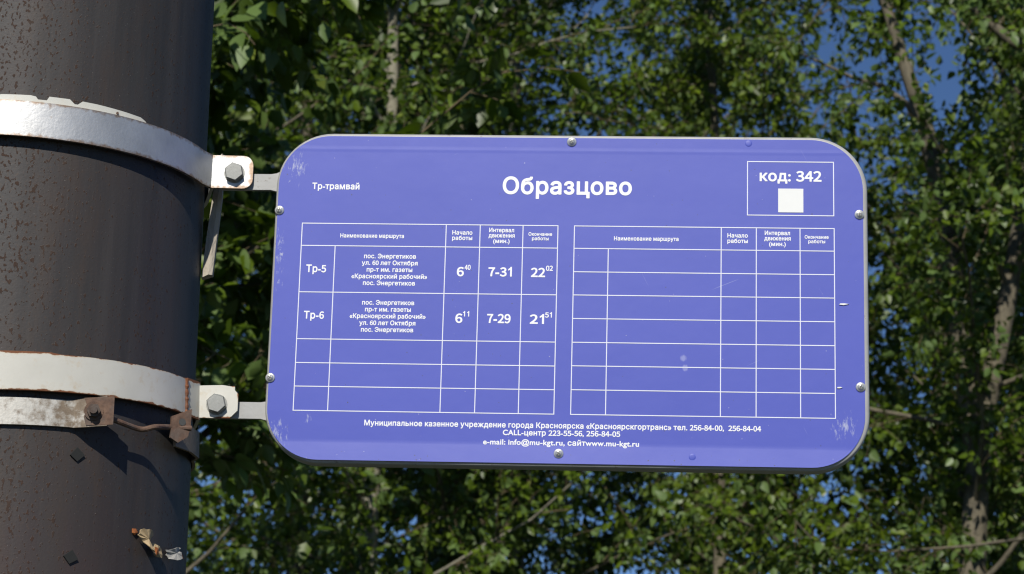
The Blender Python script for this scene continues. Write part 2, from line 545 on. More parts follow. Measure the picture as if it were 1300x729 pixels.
def hex_bolt(parent, at, head=0.0205, h=0.009, mat='zinc', nut_y=0.03):
    """bolt along y: domed hex head on the camera side, shank and nut behind"""
    bm = bmesh.new()
    r = head / 2 / math.cos(math.pi / 6)
    lathe(bm, [(r, 0), (r, h * 0.82), (r * 0.90, h), (0.0, h * 1.02)], 6, (0, -1, 0))
    lathe(bm, [(0.006, 0), (0.006, -nut_y)], 12, (0, -1, 0))
    b = mesh_obj('bolt', bm, M[mat], parent, at, angle=20)
    b.rotation_euler = (0, math.radians(18), 0)
    bm = bmesh.new()
    lathe(bm, [(r, 0), (r, 0.009)], 6, (0, -1, 0))
    mesh_obj('nut', bm, M[mat], parent, (at[0], at[1] + nut_y, at[2]), angle=20)
    bm = bmesh.new()
    lathe(bm, [(0.0, 0), (head * 0.60, 0), (head * 0.60, 0.0012), (0.0, 0.0012)], 24, (0, -1, 0))
    mesh_obj('washer', bm, M[mat], b, (0, 0.0008, 0))
    return b

# upper clamp: silver
ZU = 2.4095
up_clamp = tag(empty('pipe_clamp', (AX, AY, ZU)), 'silver painted clamp band bolted round the pole above the white one', 'clamp')
RU = pole_r(2.43) + 0.0085
EY = -0.035
EX = 0.2275
path = arc(RU, -74, 76, 60) + [(EX - 0.0035, -0.041), (EX - 0.001, EY - 0.001)]
bm = bmesh.new()
sweep_strip(bm, [(-EX + 0.001, EY - 0.001), (-EX + 0.0035, -0.041)] + path, 0.0, 0.041, 0.0042)
bevel(bm, 0.0009, 2, 60)
mesh_obj('band', bm, M['silver'], up_clamp, angle=25)
def ear(mat, sign, x0, x1, h, y, round_r, parent, chamfer=False):
    bm = bmesh.new()
    if chamfer:
        p = [(x0, 0.0015), (x1 - 0.010, 0.000), (x1 - 0.001, 0.009), (x1, h - 0.012), (x1 - 0.008, h - 0.003), (x1 - 0.018, h - 0.001), (x0, h - 0.001)]
    else:
        p = [(x0, 0)]
        for k in range(7):
            a = math.radians(-90 + 90 * k / 6); p.append((x1 - round_r + round_r * math.cos(a), round_r + round_r * math.sin(a)))
        for k in range(7):
            a = math.radians(90 * k / 6); p.append((x1 - round_r + round_r * math.cos(a), h - round_r + round_r * math.sin(a)))
        p.append((x0, h))
    p = [(sign * a, b) for a, b in p]
    prism(bm, p, y - 0.0042, y)
    bevel(bm, 0.0008, 2, 60)
    return mesh_obj('ear', bm, M[mat], parent, angle=25)
ear('silver', 1, EX - 0.001, 0.2785, 0.0405, EY, 0.012, up_clamp)
ear('silver', -1, EX - 0.001, 0.2785, 0.0405, EY, 0.012, up_clamp)
bm = bmesh.new()
rear = [(-0.272, -0.026), (-0.228, -0.024)] + arc(pole_r(2.43) + 0.0025, 256, 104, 50)[::1] + [(0.228, -0.024), (0.272, -0.026)]
sweep_strip(bm, rear, 0.008, 0.041, -0.0042)
mesh_obj('rear_band', bm, M['silver'], up_clamp, angle=25)
hex_bolt(up_clamp, (0.2565, EY - 0.0042, 0.0185), nut_y=0.030)

# old white strip trapped behind the silver band
strip = tag(empty('metal_strip', (AX, AY, ZU + 0.0215)), 'old white steel strip with rust notches showing above the silver clamp', 'metal strip')
bm = bmesh.new()
rs = pole_r(2.44) + 0.0035
pth, zt = [], []
prof = [(-60, .026), (-2, .0265), (0, .0265), (1.5, .0255), (3.0, .0275), (11.4, .0285), (13.0, .0275), (13.6, .0243), (16.2, .0243), (16.8, .0290), (22.8, .0292), (24.3, .0243), (25.2, .0243),
        (26.6, .0290), (31, .0288), (36, .0280), (41, .0272), (45.8, .0262), (47.5, .0235), (48.8, .0195), (49.6, .0135)]
for (a0, z0_), (a1, z1_) in zip(prof, prof[1:]):
    n = max(1, int((a1 - a0) / 2.5))
    for k in range(n):
        a = a0 + (a1 - a0) * k / n
        pth.append(arc(rs, a, a, 1)[0]); zt.append(z0_ + (z1_ - z0_) * k / n)
pth.append(arc(rs, prof[-1][0], prof[-1][0], 1)[0]); zt.append(prof[-1][1])
sweep_strip(bm, pth, -0.010, 0.03, 0.0035, zt)
mesh_obj('strip', bm, M['white_old'], strip, angle=20)
bm = bmesh.new()
lathe(bm, [(0.0015, 0), (0.0015, 0.0012), (0.0, 0.0012)], 10, (math.sin(math.radians(37.6)), -math.cos(math.radians(37.6)), 0))
q = arc(rs + 0.0035, 37.6, 37.6, 1)[0]
mesh_obj('hole_rim', bm, M['rust'], strip, (q[0], q[1], 0.0235))

# lower clamp: white
ZL = 2.1175
TILT = -math.atan(0.048)
lo_clamp = tag(empty('pipe_clamp', (AX, AY, ZL)), 'chipped white clamp band with rusty edges and weld round the pole', 'clamp')
lo_clamp.rotation_euler = (0, TILT, 0)
RL = pole_r(2.14) + 0.0085
bm = bmesh.new()
path = arc(RL, -74, 73.0, 56)
ztop = [0.0415 + (0.0016 if (k % 56) < 38 else 0.0) for k in range(57)]
sweep_strip(bm, path, 0.0, 0.042, 0.0045, ztop)
bevel(bm, 0.0009, 2, 60)
mesh_obj('band', bm, M['white'], lo_clamp, angle=25)
e = arc(RL, 73.0, 73.0, 1)[0]
bm = bmesh.new()
tube(bm, [(e[0] + 0.0035, e[1] - 0.0022, -0.0005 + 0.0030 * k) for k in range(15)], [0.0030 + 0.0007 * math.sin(k * 2.4) for k in range(15)], 8)
mesh_obj('weld_seam', bm, M['rust_red'], lo_clamp)
bm = bmesh.new()
sweep_strip(bm, [(e[0] + 0.001, e[1] + 0.002), (0.2275, -0.041), (0.2285, -0.037)], -0.001, 0.0435, 0.0045)
mesh_obj('angle_plate', bm, M['white'], lo_clamp, angle=25)
ear('white', 1, 0.2285, 0.2775, 0.0405, -0.0360, 0.012, lo_clamp, True)
ear('white', -1, 0.2285, 0.2775, 0.0405, -0.0360, 0.012, lo_clamp, True)
bm = bmesh.new()
sweep_strip(bm, [(-0.2285, -0.037), (-0.2275, -0.041), (-e[0] - 0.001, e[1] + 0.002)], -0.001, 0.0435, 0.0045)
mesh_obj('angle_plate', bm, M['white'], lo_clamp, angle=25)
bm = bmesh.new()
rear = [(-0.272, -0.026), (-0.2295, -0.024)] + arc(pole_r(2.13) + 0.002, 256, 104, 50) + [(0.2295, -0.024), (0.272, -0.026)]
sweep_strip(bm, rear, 0.008, 0.041, -0.0042)
mesh_obj('rear_band', bm, M['white'], lo_clamp, angle=25)
hex_bolt(lo_clamp, (0.2525, -0.0360 - 0.0045, 0.0165), nut_y=0.030)

# thin rusty strap under the white clamp
ZS = 2.0805
st = tag(empty('strap_clamp', (AX, AY, ZS)), 'narrow rusty tension strap with threaded rod just under the white clamp', 'clamp')
st.rotation_euler = (0, TILT, 0)
RS = pole_r(2.09) + 0.0015
a0 = 29.0
path = arc(RS, -150, a0, 64)
tx, ty = math.cos(math.radians(a0 + 1)), math.sin(math.radians(a0 + 1))
p0 = path[-1]
# the end leaves the shaft and runs on, bent out towards the street
ex_, ey_ = math.cos(math.radians(10)), math.sin(math.radians(10))
plate = [(p0[0] + 0.010 * tx, p0[1] + 0.010 * ty - 0.002)]
plate += [(plate[0][0] + k * 0.0125 * ex_, plate[0][1] - 0.004 - k * 0.0125 * ey_ * 0.2) for k in (1, 2, 3)]
full = path + plate
zt = [0.0300] * (len(full) - 4) + [0.0300, 0.0310, 0.0320, 0.0330]
bm = bmesh.new()
n_ = len(full)
sweep_strip(bm, full, lambda i: 0.0 if i < n_ - 4 else [-0.0005, -0.0010, -0.0004, 0.0][i - n_ + 4], 0.030, 0.0035, zt)
bevel(bm, 0.0006, 1, 60)
mesh_obj('strap', bm, M['strap'], st, angle=25)
pl = Vector((plate[1][0] + 0.010, plate[1][1] - 0.0036, 0.0165))
bm = bmesh.new()
prism(bm, [(-0.0085, -0.0158), (0.0215, -0.0155), (0.0225, 0.0160), (-0.0105, 0.0150), (-0.0065, 0.004), (-0.0110, -0.006)], -0.0010, 0.0004)
mesh_obj('end_plate', bm, M['rust'], st, tuple(pl), angle=25)
for r0_, h0_, h1_, nm, sg in ((0.0105, 0.0010, 0.0030, 'washer', 24), (0.0078, 0.0030, 0.0090, 'nut', 6), (0.0044, 0.0090, 0.0145, 'rod_end', 14)):
    bm = bmesh.new()
    lathe(bm, [(r0_, h0_), (r0_, h1_), (0, h1_)], sg, (0.12, -1, -0.05))
    mesh_obj(nm, bm, M['rust_dark' if nm != 'washer' else 'rust'], st, tuple(pl), angle=20)
bk = Vector((0.2215, -0.112, 0.0125))
rod = [pl + Vector((0.001, 0.002, 0.0)), pl + Vector((0.012, 0.006, -0.005)), pl + Vector((0.026, 0.020, -0.009)), pl + Vector((0.045, 0.045, -0.0125)), (pl + bk) / 2 + Vector((0.018, 0.006, -0.0075)), bk + Vector((-0.012, -0.006, 0.000)), bk + Vector((0.012, 0.004, 0.000))]
bm = bmesh.new()
rod = catmull(rod, 5)
tube(bm, rod, [0.0031] * len(rod), 10)
mesh_obj('tension_rod', bm, M['rust'], st)
bm = bmesh.new()
prism(bm, [(-0.0125, -0.012), (-0.0035, -0.0175), (0.0085, -0.010), (0.0115, 0.001), (0.0130, 0.0225), (-0.0110, 0.0125)], -0.002, 0.002)
bk_o = mesh_obj('bracket', bm, M['rust'], st, tuple(bk), angle=25)
bk_o.rotation_euler = (0, 0, math.radians(28))
bm = bmesh.new()
lathe(bm, [(0.0042, 0.0022), (0.0042, 0.0026), (0, 0.0026)], 12, (0, -1, 0))
mesh_obj('hole_shade_disc', bm, M['dark'], bk_o, (0.0015, 0, 0.0065))  # solid disc on the plate, its dark colour stands for shade in a hole
bm = bmesh.new()
back = [(0.2115, -0.098), (0.2245, -0.060), (0.2285, -0.020)] + arc(RS, 90, 205, 40)
sweep_strip(bm, back, -0.006, 0.024, 0.0035)
mesh_obj('rear_strap', bm, M['strap'], st, angle=25)

# ------------------------------------------------------------------ weathered lath behind the upper clamp
lath = empty('wooden_lath', (-0.3630, 2.798, 2.31))
tag(lath, 'weathered grey wooden lath hanging behind the silver clamp at the pole edge', 'lath')
bm = bmesh.new()
pts = [(-0.004, 0, 0.0), (-0.001, 0, 0.05), (0.003, 0, 0.105), (0.0045, 0, 0.140), (0.0060, 0, 0.156)]
wd = [0.0064, 0.0062, 0.0056, 0.0030, 0.0014]
rings = []
for (x, y, z), w in zip(pts, wd):
    rings.append([bm.verts.new((x + sx * w, y + sy * 0.006, z + (0.004 if sx > 0 and z == 0 else 0))) for sx, sy in ((-1, -1), (0.3, -1.25), (1, -0.8), (1, 1), (-1, 1))])
for a, b in zip(rings, rings[1:]):
    for k in range(5): bm.faces.new((a[k], a[(k + 1) % 5], b[(k + 1) % 5], b[k]))
bm.faces.new(rings[0]); bm.faces.new(rings[-1])
mesh_obj('slat', bm, M['wood'], lath, angle=30)

# ------------------------------------------------------------------ torn paper on the pole
def scrap(th, z, polys, label):
    R, p = pole_frame(th, z, 0.0)
    root = empty('paper_scrap', (AX + p.x, AY + p.y, z))
    root.rotation_euler = (0, 0, math.radians(th))
    tag(root, label, 'paper scrap', 'torn paper scraps on the pole')
    rr = random.Random(int(th * 10))
    for nm, mat, pts in polys:
        bm = bmesh.new()
        if nm == 'flake':                                  # ragged torn outline
            rag = []
            for u, v in zip(pts, pts[1:] + pts[:1]):
                rag.append(u)
                for f in (0.3, 0.65):
                    rag.append((u[0] + (v[0] - u[0]) * f + rr.uniform(-1, 1) * 0.0011, u[1] + (v[1] - u[1]) * f + rr.uniform(-1, 1) * 0.0011, u[2] + (v[2] - u[2]) * f + rr.uniform(-1, 0.4) * 0.002))
            pts = rag
        a = [bm.verts.new((x, y - 0.0012 - x * x * -2.2, zz)) for x, zz, y in pts]
        b = [bm.verts.new((x, y - x * x * -2.2, zz)) for x, zz, y in pts]
        n = len(a)
        c1 = bm.verts.new(sum((v.co for v in a), Vector()) / n + Vector((rr.uniform(-.002, .002), -0.0012, rr.uniform(-.003, .003))))
        for i in range(n):
            bm.faces.new((a[i], a[(i + 1) % n], c1))
            bm.faces.new((a[i], b[i], b[(i + 1) % n], a[(i + 1) % n]))
        bm.faces.new(b)
        mesh_obj(nm, bm, M[mat], root, smooth=False)
K = 0.00092
def px(pts, cx, cy, sx=1.6):
    return [((x - cx) * K * sx / 4.3, -(y - cy) * K / 4.3, yy) for x, y, yy in pts]
scrap(58.5, 1.972, [
    ('flake', 'paper', px([(445, 500, -.006), (470, 495, -.010), (512, 505, -.004), (505, 545, -.002), (490, 560, -.003), (500, 610, -.012), (475, 600, -.014), (462, 560, -.004), (440, 530, -.003)], 480, 560)),
    ('flake', 'paper', px([(515, 555, -.002), (535, 565, -.006), (560, 575, -.004), (562, 625, -.006), (530, 620, -.004), (498, 620, -.012), (505, 580, -.003)], 480, 560)),
    ('glue_spot', 'glue', px([(420, 500, -.001), (435, 498, -.001), (445, 515, -.001), (432, 532, -.001), (421, 522, -.001)], 480, 560)),
    ('glue_spot', 'glue', px([(505, 580, -.010), (522, 582, -.010), (526, 612, -.010), (512, 622, -.010)], 480, 560))],
    'larger scrap of torn tan paper stuck low on the dark pole')
scrap(72.0, 1.968, [
    ('flake', 'paper2', px([(590, 600, -.004), (620, 580, -.008), (652, 566, -.004), (640, 590, -.006), (645, 620, -.010), (628, 640, -.012), (600, 645, -.006), (598, 625, -.002)], 615, 605, 2.6)),
    ('glue_spot', 'glue', px([(655, 592, -.002), (668, 590, -.004), (686, 615, -.004), (668, 620, -.002)], 615, 605, 2.6))],
    'smaller scrap of curled grey paper at the pole edge')

GLYPH_DATA = r"""
(381;272,-211 347,-212 365,-199 368,-182 286,-64 248,20 217,146 213,290 225,382 264,504 306,580 366,660 363,685 342,696 279,696 265,692 221,652 156,576 124,528 79,437 52,344 43,290 43,197 51,142 78,50 101,-1 152,-86 187,-131 224,-172
)381;3,-211 72,-213 86,-209 131,-168 198,-89 228,-43 272,45 300,138 309,193 311,243 301,340 289,391 252,483 224,534 166,614 90,689 72,696 4,695 -10,685 -16,668 -12,656 66,546 105,462 135,336 139,193 127,100 89,-18 45,-98 -14,-178 -12,-199
,268;54,-108 68,-109 100,-100 150,-74 186,-40 214,10 221,52 212,103 186,141 150,162 114,168 73,160 46,143 26,115 21,86 29,52 46,31 77,10 67,-23 41,-49 36,-61 37,-91
-381;34,163 321,164 337,184 335,285 325,296 312,301 30,298 20,289 15,276 15,188 21,171
.268;101,-7 135,-7 172,6 196,27 212,61 211,90 194,123 172,142 135,155 99,154 63,141 37,115 26,90 26,61 42,27 66,6
0590;279,-10 350,-8 400,5 436,21 471,45 505,79 533,121 554,172 576,277 579,340 576,407 567,466 552,517 534,559 506,601 473,635 435,660 391,678 350,687 304,691 250,687 209,677 173,661 132,634 98,601 73,562 51,512 28,407 25,344 37,218 53,163 72,121 96,83 128,49 168,21 209,3|282,108 263,114 235,134 204,181 186,247 181,289 181,390 194,470 218,528 250,561 282,574 304,575 341,568 359,558 386,529 399,504 411,470 424,395 424,294 410,209 400,180 374,138 338,113 304,106
1600;268,0 412,0 412,727 297,727 274,682 230,634 172,594 108,566 108,440 197,474 268,520
2590;38,2 548,0 562,3 575,14 578,98 562,119 289,124 371,194 449,275 505,355 535,435 540,481 527,553 494,609 466,635 434,656 371,680 325,688 275,691 216,686 162,673 112,653 65,625 19,587 15,570 21,556 84,507 98,502 116,505 162,541 216,566 266,574 312,569 344,556 366,536 379,511 384,477 373,423 357,389 303,317 215,233 25,90 19,73 19,23 25,10
3590;245,-10 327,-9 372,-3 454,24 511,62 536,89 556,121 568,159 569,222 549,277 513,319 452,357 513,411 537,458 545,508 531,571 495,622 463,647 400,675 327,689 227,687 150,668 63,625 41,609 32,592 40,571 95,520 109,514 127,516 200,559 263,573 300,573 336,565 367,546 381,525 385,500 381,475 371,458 350,439 304,421 241,411 191,409 172,400 165,386 165,323 170,306 186,296 318,284 350,275 386,255 406,230 412,197 407,167 391,143 363,124 327,112 254,109 177,127 97,176 82,179 62,172 3,108 3,96 11,83 50,54 95,28 177,0
4590;360,2 463,0 481,6 492,27 492,170 576,173 590,180 599,195 599,263 590,281 572,289 492,292 492,654 485,671 467,680 354,680 332,671 -1,267 -7,254 -7,195 -1,183 13,174 340,171 341,23 347,10|190,289 188,292 340,472 340,290
5590;243,-10 325,-9 366,-2 448,28 484,51 515,79 539,108 559,146 570,184 575,226 571,277 560,315 544,348 498,399 459,424 388,448 307,457 220,449 234,559 507,559 525,565 536,584 536,656 529,670 516,678 120,680 102,674 93,663 65,365 70,345 134,310 148,307 243,341 279,344 329,338 366,324 391,302 403,285 414,251 414,205 402,172 375,139 338,119 275,108 207,115 155,134 93,174 79,177 61,171 5,113 1,96 7,82 70,39 148,7
6590;303,-10 365,-9 406,-1 479,31 511,55 553,104 572,142 582,180 583,260 562,327 538,364 486,407 415,434 334,442 270,434 193,403 190,407 206,470 223,504 258,542 284,558 334,571 384,571 429,558 471,529 488,525 506,533 566,584 571,597 568,614 531,643 475,671 406,688 352,691 261,679 211,661 165,635 129,605 97,567 71,521 49,462 36,399 32,327 36,260 45,209 62,159 87,113 120,71 149,45 188,20 234,2|297,107 248,129 219,163 197,214 187,268 225,300 265,321 306,330 361,326 395,310 422,277 432,239 428,180 412,146 378,117 343,105
7590;206,2 321,0 344,14 368,220 397,326 421,384 481,480 579,595 581,658 567,676 553,680 53,680 40,677 28,667 24,654 25,583 31,570 44,561 378,557 299,446 248,343 227,284 201,166 187,31 190,14
8590;270,-10 350,-9 391,-3 473,24 527,61 550,85 569,117 580,150 581,205 564,257 532,300 470,348 515,395 546,449 554,500 542,563 509,615 459,654 423,671 350,687 268,687 195,671 132,639 86,592 62,534 59,504 65,462 97,403 142,361 91,323 56,285 31,239 23,209 24,150 34,121 54,87 77,62 109,39 173,9|268,104 223,117 191,138 173,163 167,188 172,218 190,251 215,277 250,301 332,274 382,250 421,214 430,180 418,143 386,117 332,102|350,398 264,432 232,454 215,475 208,504 211,525 223,546 245,564 286,576 341,573 376,559 401,534 411,496 406,462 378,420
9590;221,-10 302,-8 352,3 398,20 443,48 478,79 509,117 537,167 557,226 569,289 574,365 570,428 560,479 544,525 519,571 489,609 452,640 416,661 375,677 325,688 234,688 162,668 125,649 93,625 51,576 32,538 22,500 21,424 32,378 65,319 116,274 184,247 266,237 334,246 413,277 409,243 383,180 364,155 325,124 280,110 225,109 180,122 130,153 116,155 98,148 39,94 34,79 39,65 90,28 152,3|252,352 209,369 182,403 172,441 176,500 193,536 230,566 275,576 321,570 360,550 389,517 409,470 420,416 384,384 339,359 298,350
:268;101,-7 135,-7 172,6 196,27 212,61 211,90 194,123 172,142 135,155 99,154 63,141 37,115 26,90 26,61 42,27 66,6|115,313 149,317 185,337 206,364 213,393 208,423 185,454 158,470 122,478 88,473 53,455 34,431 24,397 30,368 51,338 77,322
@1130;563,-193 663,-192 727,-186 791,-174 891,-141 945,-114 1023,-58 1063,-17 1094,22 1098,34 1092,51 1077,61 968,62 952,55 882,-5 847,-24 782,-50 700,-67 650,-72 518,-70 441,-58 382,-42 327,-19 275,13 239,47 209,87 186,135 173,186 168,245 173,308 187,363 212,418 244,464 282,503 332,541 386,570 442,590 513,605 582,609 641,606 695,597 750,580 795,559 836,533 868,505 895,472 918,430 929,392 933,350 929,308 919,270 899,232 854,179 804,143 768,128 753,127 752,148 841,497 837,519 818,530 713,530 695,521 682,493 622,528 563,542 491,539 445,526 400,504 327,447 292,405 250,325 237,274 236,190 256,123 298,64 350,25 418,2 472,0 513,7 554,23 600,50 627,23 663,6 722,-2 777,3 832,19 882,42 926,72 963,105 1000,148 1030,194 1052,245 1066,295 1071,346 1064,418 1048,472 1020,527 977,582 932,623 877,659 813,689 745,710 663,724 586,729 477,721 377,699 287,662 218,617 156,561 107,497 72,433 49,371 35,304 30,241 36,165 55,93 87,26 132,-33 183,-79 245,-118 322,-152 409,-176 495,-189|459,122 436,130 418,144 395,186 392,253 409,312 441,364 482,402 526,422 577,420 613,397 635,354 637,291 619,232 586,180 545,143 500,122
A756;-10,2 109,0 127,6 219,183 227,186 500,186 600,6 618,0 727,0 741,3 753,14 753,39 422,671 409,685 318,689 305,685 294,675 -27,36 -26,14|291,321 355,456 359,455 428,322
C801;428,-7 489,-8 584,3 665,23 739,52 752,73 748,187 734,198 716,199 607,153 539,136 489,130 416,131 330,152 293,170 240,212 204,271 192,343 195,376 206,414 240,469 293,513 334,534 411,553 484,556 552,547 625,527 707,492 729,494 744,515 744,616 739,630 725,640 611,675 511,691 389,689 321,677 252,654 198,627 148,592 107,553 73,507 45,452 29,393 23,334 27,288 40,242 58,200 90,149 128,107 171,73 230,38 298,12 371,-3
L563;71,2 526,0 544,8 552,23 552,111 547,124 535,133 216,136 216,658 210,675 194,685 76,685 62,679 52,663 52,27 58,10
a494;124,-7 197,-4 269,22 289,6 315,-4 378,-7 437,14 468,31 476,44 477,103 469,119 447,128 410,111 407,115 407,313 395,376 364,423 324,451 292,465 201,478 119,469 57,444 28,423 10,402 9,301 16,288 28,279 51,281 110,325 165,344 225,343 241,334 249,322 249,296 87,242 42,212 10,170 -1,120 6,82 16,61 40,31 60,16 97,-1|178,107 158,124 161,149 188,170 251,194 252,124 215,106
e551;259,-7 331,-6 399,5 490,43 501,52 506,65 506,149 502,162 490,171 467,172 413,146 367,132 322,125 286,125 227,141 200,162 183,187 181,195 490,196 504,201 513,212 513,267 505,309 491,351 472,385 448,414 394,452 354,468 313,476 236,476 195,468 154,454 117,435 86,409 44,355 28,317 19,280 16,237 27,166 42,128 81,72 113,44 154,19 190,5|186,304 195,322 217,340 245,350 277,353 304,350 327,340 343,326 355,305
f302;69,2 178,0 193,6 203,18 204,338 273,343 287,353 293,368 289,456 269,469 205,471 207,511 219,539 237,552 283,558 323,551 346,562 352,578 351,663 345,675 333,684 278,693 228,693 187,684 137,659 96,622 68,578 53,524 49,473 1,468 -17,452 -19,368 -15,355 1,343 49,338 49,27 55,11
g494;186,-211 309,-207 377,-189 436,-156 473,-110 483,-81 484,-35 472,3 445,37 409,61 377,74 245,103 203,117 332,144 382,173 408,201 427,236 438,277 436,315 423,348 468,353 481,361 487,374 487,450 468,468 255,469 182,463 145,454 109,440 64,410 41,384 26,357 15,302 21,252 45,207 84,172 59,146 47,121 47,92 61,66 9,33 -16,-1 -28,-39 -25,-89 1,-136 48,-174 109,-198|173,-89 134,-77 121,-60 123,-47 132,-38 168,-24 218,-21 277,-28 314,-40 333,-56 332,-67 323,-76 286,-89 227,-94|227,247 200,251 177,262 164,277 160,298 166,315 182,331 205,341 227,344 250,341 273,331 289,315 294,298 290,281 277,263 255,251
i268;61,2 171,0 189,9 196,23 197,444 190,460 176,469 67,469 49,460 42,448 42,27 48,10|104,494 135,494 170,507 196,532 206,557 204,587 189,614 167,632 135,643 103,643 71,631 49,612 35,583 35,553 50,524 71,506
k551;58,2 168,0 187,10 194,27 195,180 404,2 549,0 568,10 574,23 573,35 563,48 335,242 525,427 530,439 526,456 504,469 372,466 195,302 194,658 186,677 168,685 63,685 49,679 39,663 39,27 45,10
l268;61,2 171,0 189,9 196,23 197,658 189,677 171,685 66,685 53,679 42,663 42,27 48,10
m869;55,2 164,0 187,14 190,317 232,346 282,355 319,345 339,313 343,27 355,5 369,0 469,0 482,3 494,14 498,317 542,345 578,355 605,350 627,338 641,322 648,300 653,14 664,4 678,0 778,0 792,4 802,14 805,27 805,288 796,351 772,402 728,445 682,467 646,476 592,477 546,468 505,451 455,418 401,456 364,470 328,477 287,477 255,471 192,444 182,461 164,469 51,466 39,456 35,444 35,27 42,10
n574;57,2 166,0 189,14 193,313 239,348 285,358 307,355 326,347 341,330 350,309 356,14 366,4 380,0 480,0 501,10 508,27 505,322 484,385 468,410 430,445 371,471 312,478 253,470 194,446 185,461 166,469 62,469 44,459 38,444 37,27 44,10
o631;271,-7 344,-6 389,2 435,16 476,36 512,63 557,116 578,157 588,195 591,237 587,284 560,351 535,385 507,411 467,438 394,466 348,475 298,478 248,474 203,465 130,435 94,409 62,377 26,318 14,280 10,237 14,195 39,126 64,90 94,60 162,18 207,3|262,123 217,141 194,162 180,182 168,237 179,288 207,321 253,344 298,350 362,338 398,316 427,275 434,237 421,180 398,151 367,132 321,121
r461;65,2 175,0 195,10 201,27 202,258 219,305 250,334 289,345 325,335 371,307 398,309 460,393 459,414 439,433 384,464 330,477 298,477 262,466 230,449 202,426 198,455 180,469 71,469 52,459 46,444 46,27 52,10
t392;214,-7 255,-8 295,-3 350,12 382,27 391,44 391,124 382,143 364,150 268,120 236,122 216,136 211,157 211,338 341,342 355,347 365,364 366,444 358,461 341,469 214,470 210,536 200,550 182,556 163,549 -20,397 -28,385 -29,368 -23,352 -9,343 56,338 56,145 63,103 75,73 102,40 127,20 177,0
u574;208,-7 270,-5 306,5 347,23 361,6 379,0 479,0 502,14 505,444 501,456 488,467 379,470 365,466 354,456 350,444 350,157 311,125 265,114 217,124 203,136 195,153 191,444 187,456 165,469 102,470 61,469 40,456 36,444 36,183 45,120 73,65 112,27 165,2
w813;208,-7 255,-8 273,4 391,242 515,2 536,-8 573,-8 586,-2 810,431 812,448 805,461 782,470 677,469 659,461 555,258 450,461 432,469 345,468 329,452 232,255 123,463 105,470 0,470 -18,464 -28,448 -26,431 192,6
«563;183,2 292,0 310,9 317,23 311,44 165,233 314,431 315,456 296,470 192,470 174,464 5,242 10,218 169,12|404,2 515,0 533,10 539,23 533,44 386,233 536,431 536,456 515,470 415,470 396,465 226,242 230,220 392,10
»563;14,2 119,0 138,6 308,229 301,254 142,460 124,470 19,470 6,465 -5,448 1,427 148,237 -2,39 -4,18|236,2 342,0 360,7 530,229 524,252 365,459 347,470 242,470 224,462 217,448 223,427 369,237 220,39 218,18
И844;84,2 216,0 235,8 594,492 594,18 603,6 621,0 726,0 745,10 752,27 752,700 741,721 726,728 607,728 585,721 226,240 222,709 212,722 194,728 89,728 71,718 65,700 65,27 71,10
К756;84,2 198,0 212,6 221,17 226,306 298,303 562,4 576,0 703,0 722,10 729,27 722,44 431,372 709,684 715,705 706,721 685,728 562,728 548,723 289,434 226,434 223,439 223,700 217,717 194,728 89,728 71,718 65,700 65,27 71,10
М1008;84,2 194,0 208,6 217,18 221,442 420,14 430,4 448,0 535,0 557,12 756,435 758,18 768,6 785,0 885,0 903,6 914,27 914,700 907,718 885,728 744,728 719,717 489,210 260,717 235,728 94,728 75,721 65,700 65,27 71,10
Н835;84,2 198,0 220,14 223,305 230,307 580,307 586,14 598,3 612,0 716,0 734,10 741,27 741,700 730,722 712,728 607,728 586,713 582,439 576,436 226,436 220,713 207,725 194,728 89,728 71,718 65,700 65,27 71,10
О860;377,-8 459,-7 536,6 600,30 662,68 715,119 757,182 781,241 795,316 796,405 785,472 758,544 716,607 663,658 600,697 537,721 459,734 372,734 295,720 236,699 172,660 116,607 74,544 51,485 36,409 36,321 51,241 75,182 118,119 172,67 236,28 309,3|377,127 331,138 290,157 254,186 227,221 207,262 195,304 190,363 195,422 206,464 226,506 250,536 281,564 321,586 359,598 404,604 454,601 500,590 540,571 576,544 606,506 626,464 638,413 641,363 636,304 625,262 604,220 577,186 550,163 509,141 468,129 427,124
Т728;290,2 404,0 422,9 429,23 429,595 663,601 677,616 679,641 678,705 663,725 49,728 35,725 23,713 21,620 35,601 271,595 271,27 276,11
Э824;339,-8 421,-7 499,6 562,30 626,69 678,119 720,182 744,241 759,316 760,405 748,472 721,544 680,606 626,658 571,693 503,720 421,735 353,736 280,726 217,707 160,679 111,641 72,594 45,544 29,489 35,471 53,462 167,462 185,476 212,535 244,565 303,593 371,604 430,599 485,581 530,552 569,506 590,464 594,435 299,435 280,426 273,413 273,329 279,316 293,308 600,304 586,253 562,211 530,176 485,146 449,133 408,126 362,125 317,131 271,146 230,173 205,203 185,251 171,263 53,265 40,260 31,249 34,215 55,161 86,114 126,74 171,42 221,19 280,1
а635;215,-10 270,-11 320,-4 361,9 401,31 411,9 429,0 529,0 544,7 552,20 553,361 546,420 529,462 497,501 461,527 411,548 351,560 292,563 233,557 179,544 129,522 88,493 60,462 36,420 37,403 51,389 156,363 175,369 196,399 216,416 270,435 315,438 351,432 379,420 395,399 400,374 397,361 192,333 111,308 61,275 29,230 19,188 19,146 30,104 50,70 79,41 115,18 161,0|233,116 197,127 176,146 173,176 188,197 211,208 251,219 397,238 400,235 394,180 381,159 361,140 306,117
б670;289,-10 358,-9 431,6 490,35 544,79 585,136 608,193 617,251 612,323 592,386 558,439 513,484 453,517 394,533 326,534 267,521 199,489 195,491 222,518 258,534 317,547 444,561 485,573 517,589 549,618 568,660 572,706 566,719 553,726 449,727 433,715 427,689 417,681 263,661 179,635 140,612 103,580 74,542 53,496 32,407 24,289 30,209 51,146 90,87 144,40 213,6|294,116 240,136 200,176 180,235 183,302 206,353 248,390 303,409 363,407 413,386 447,344 463,285 459,218 438,167 403,134 358,117
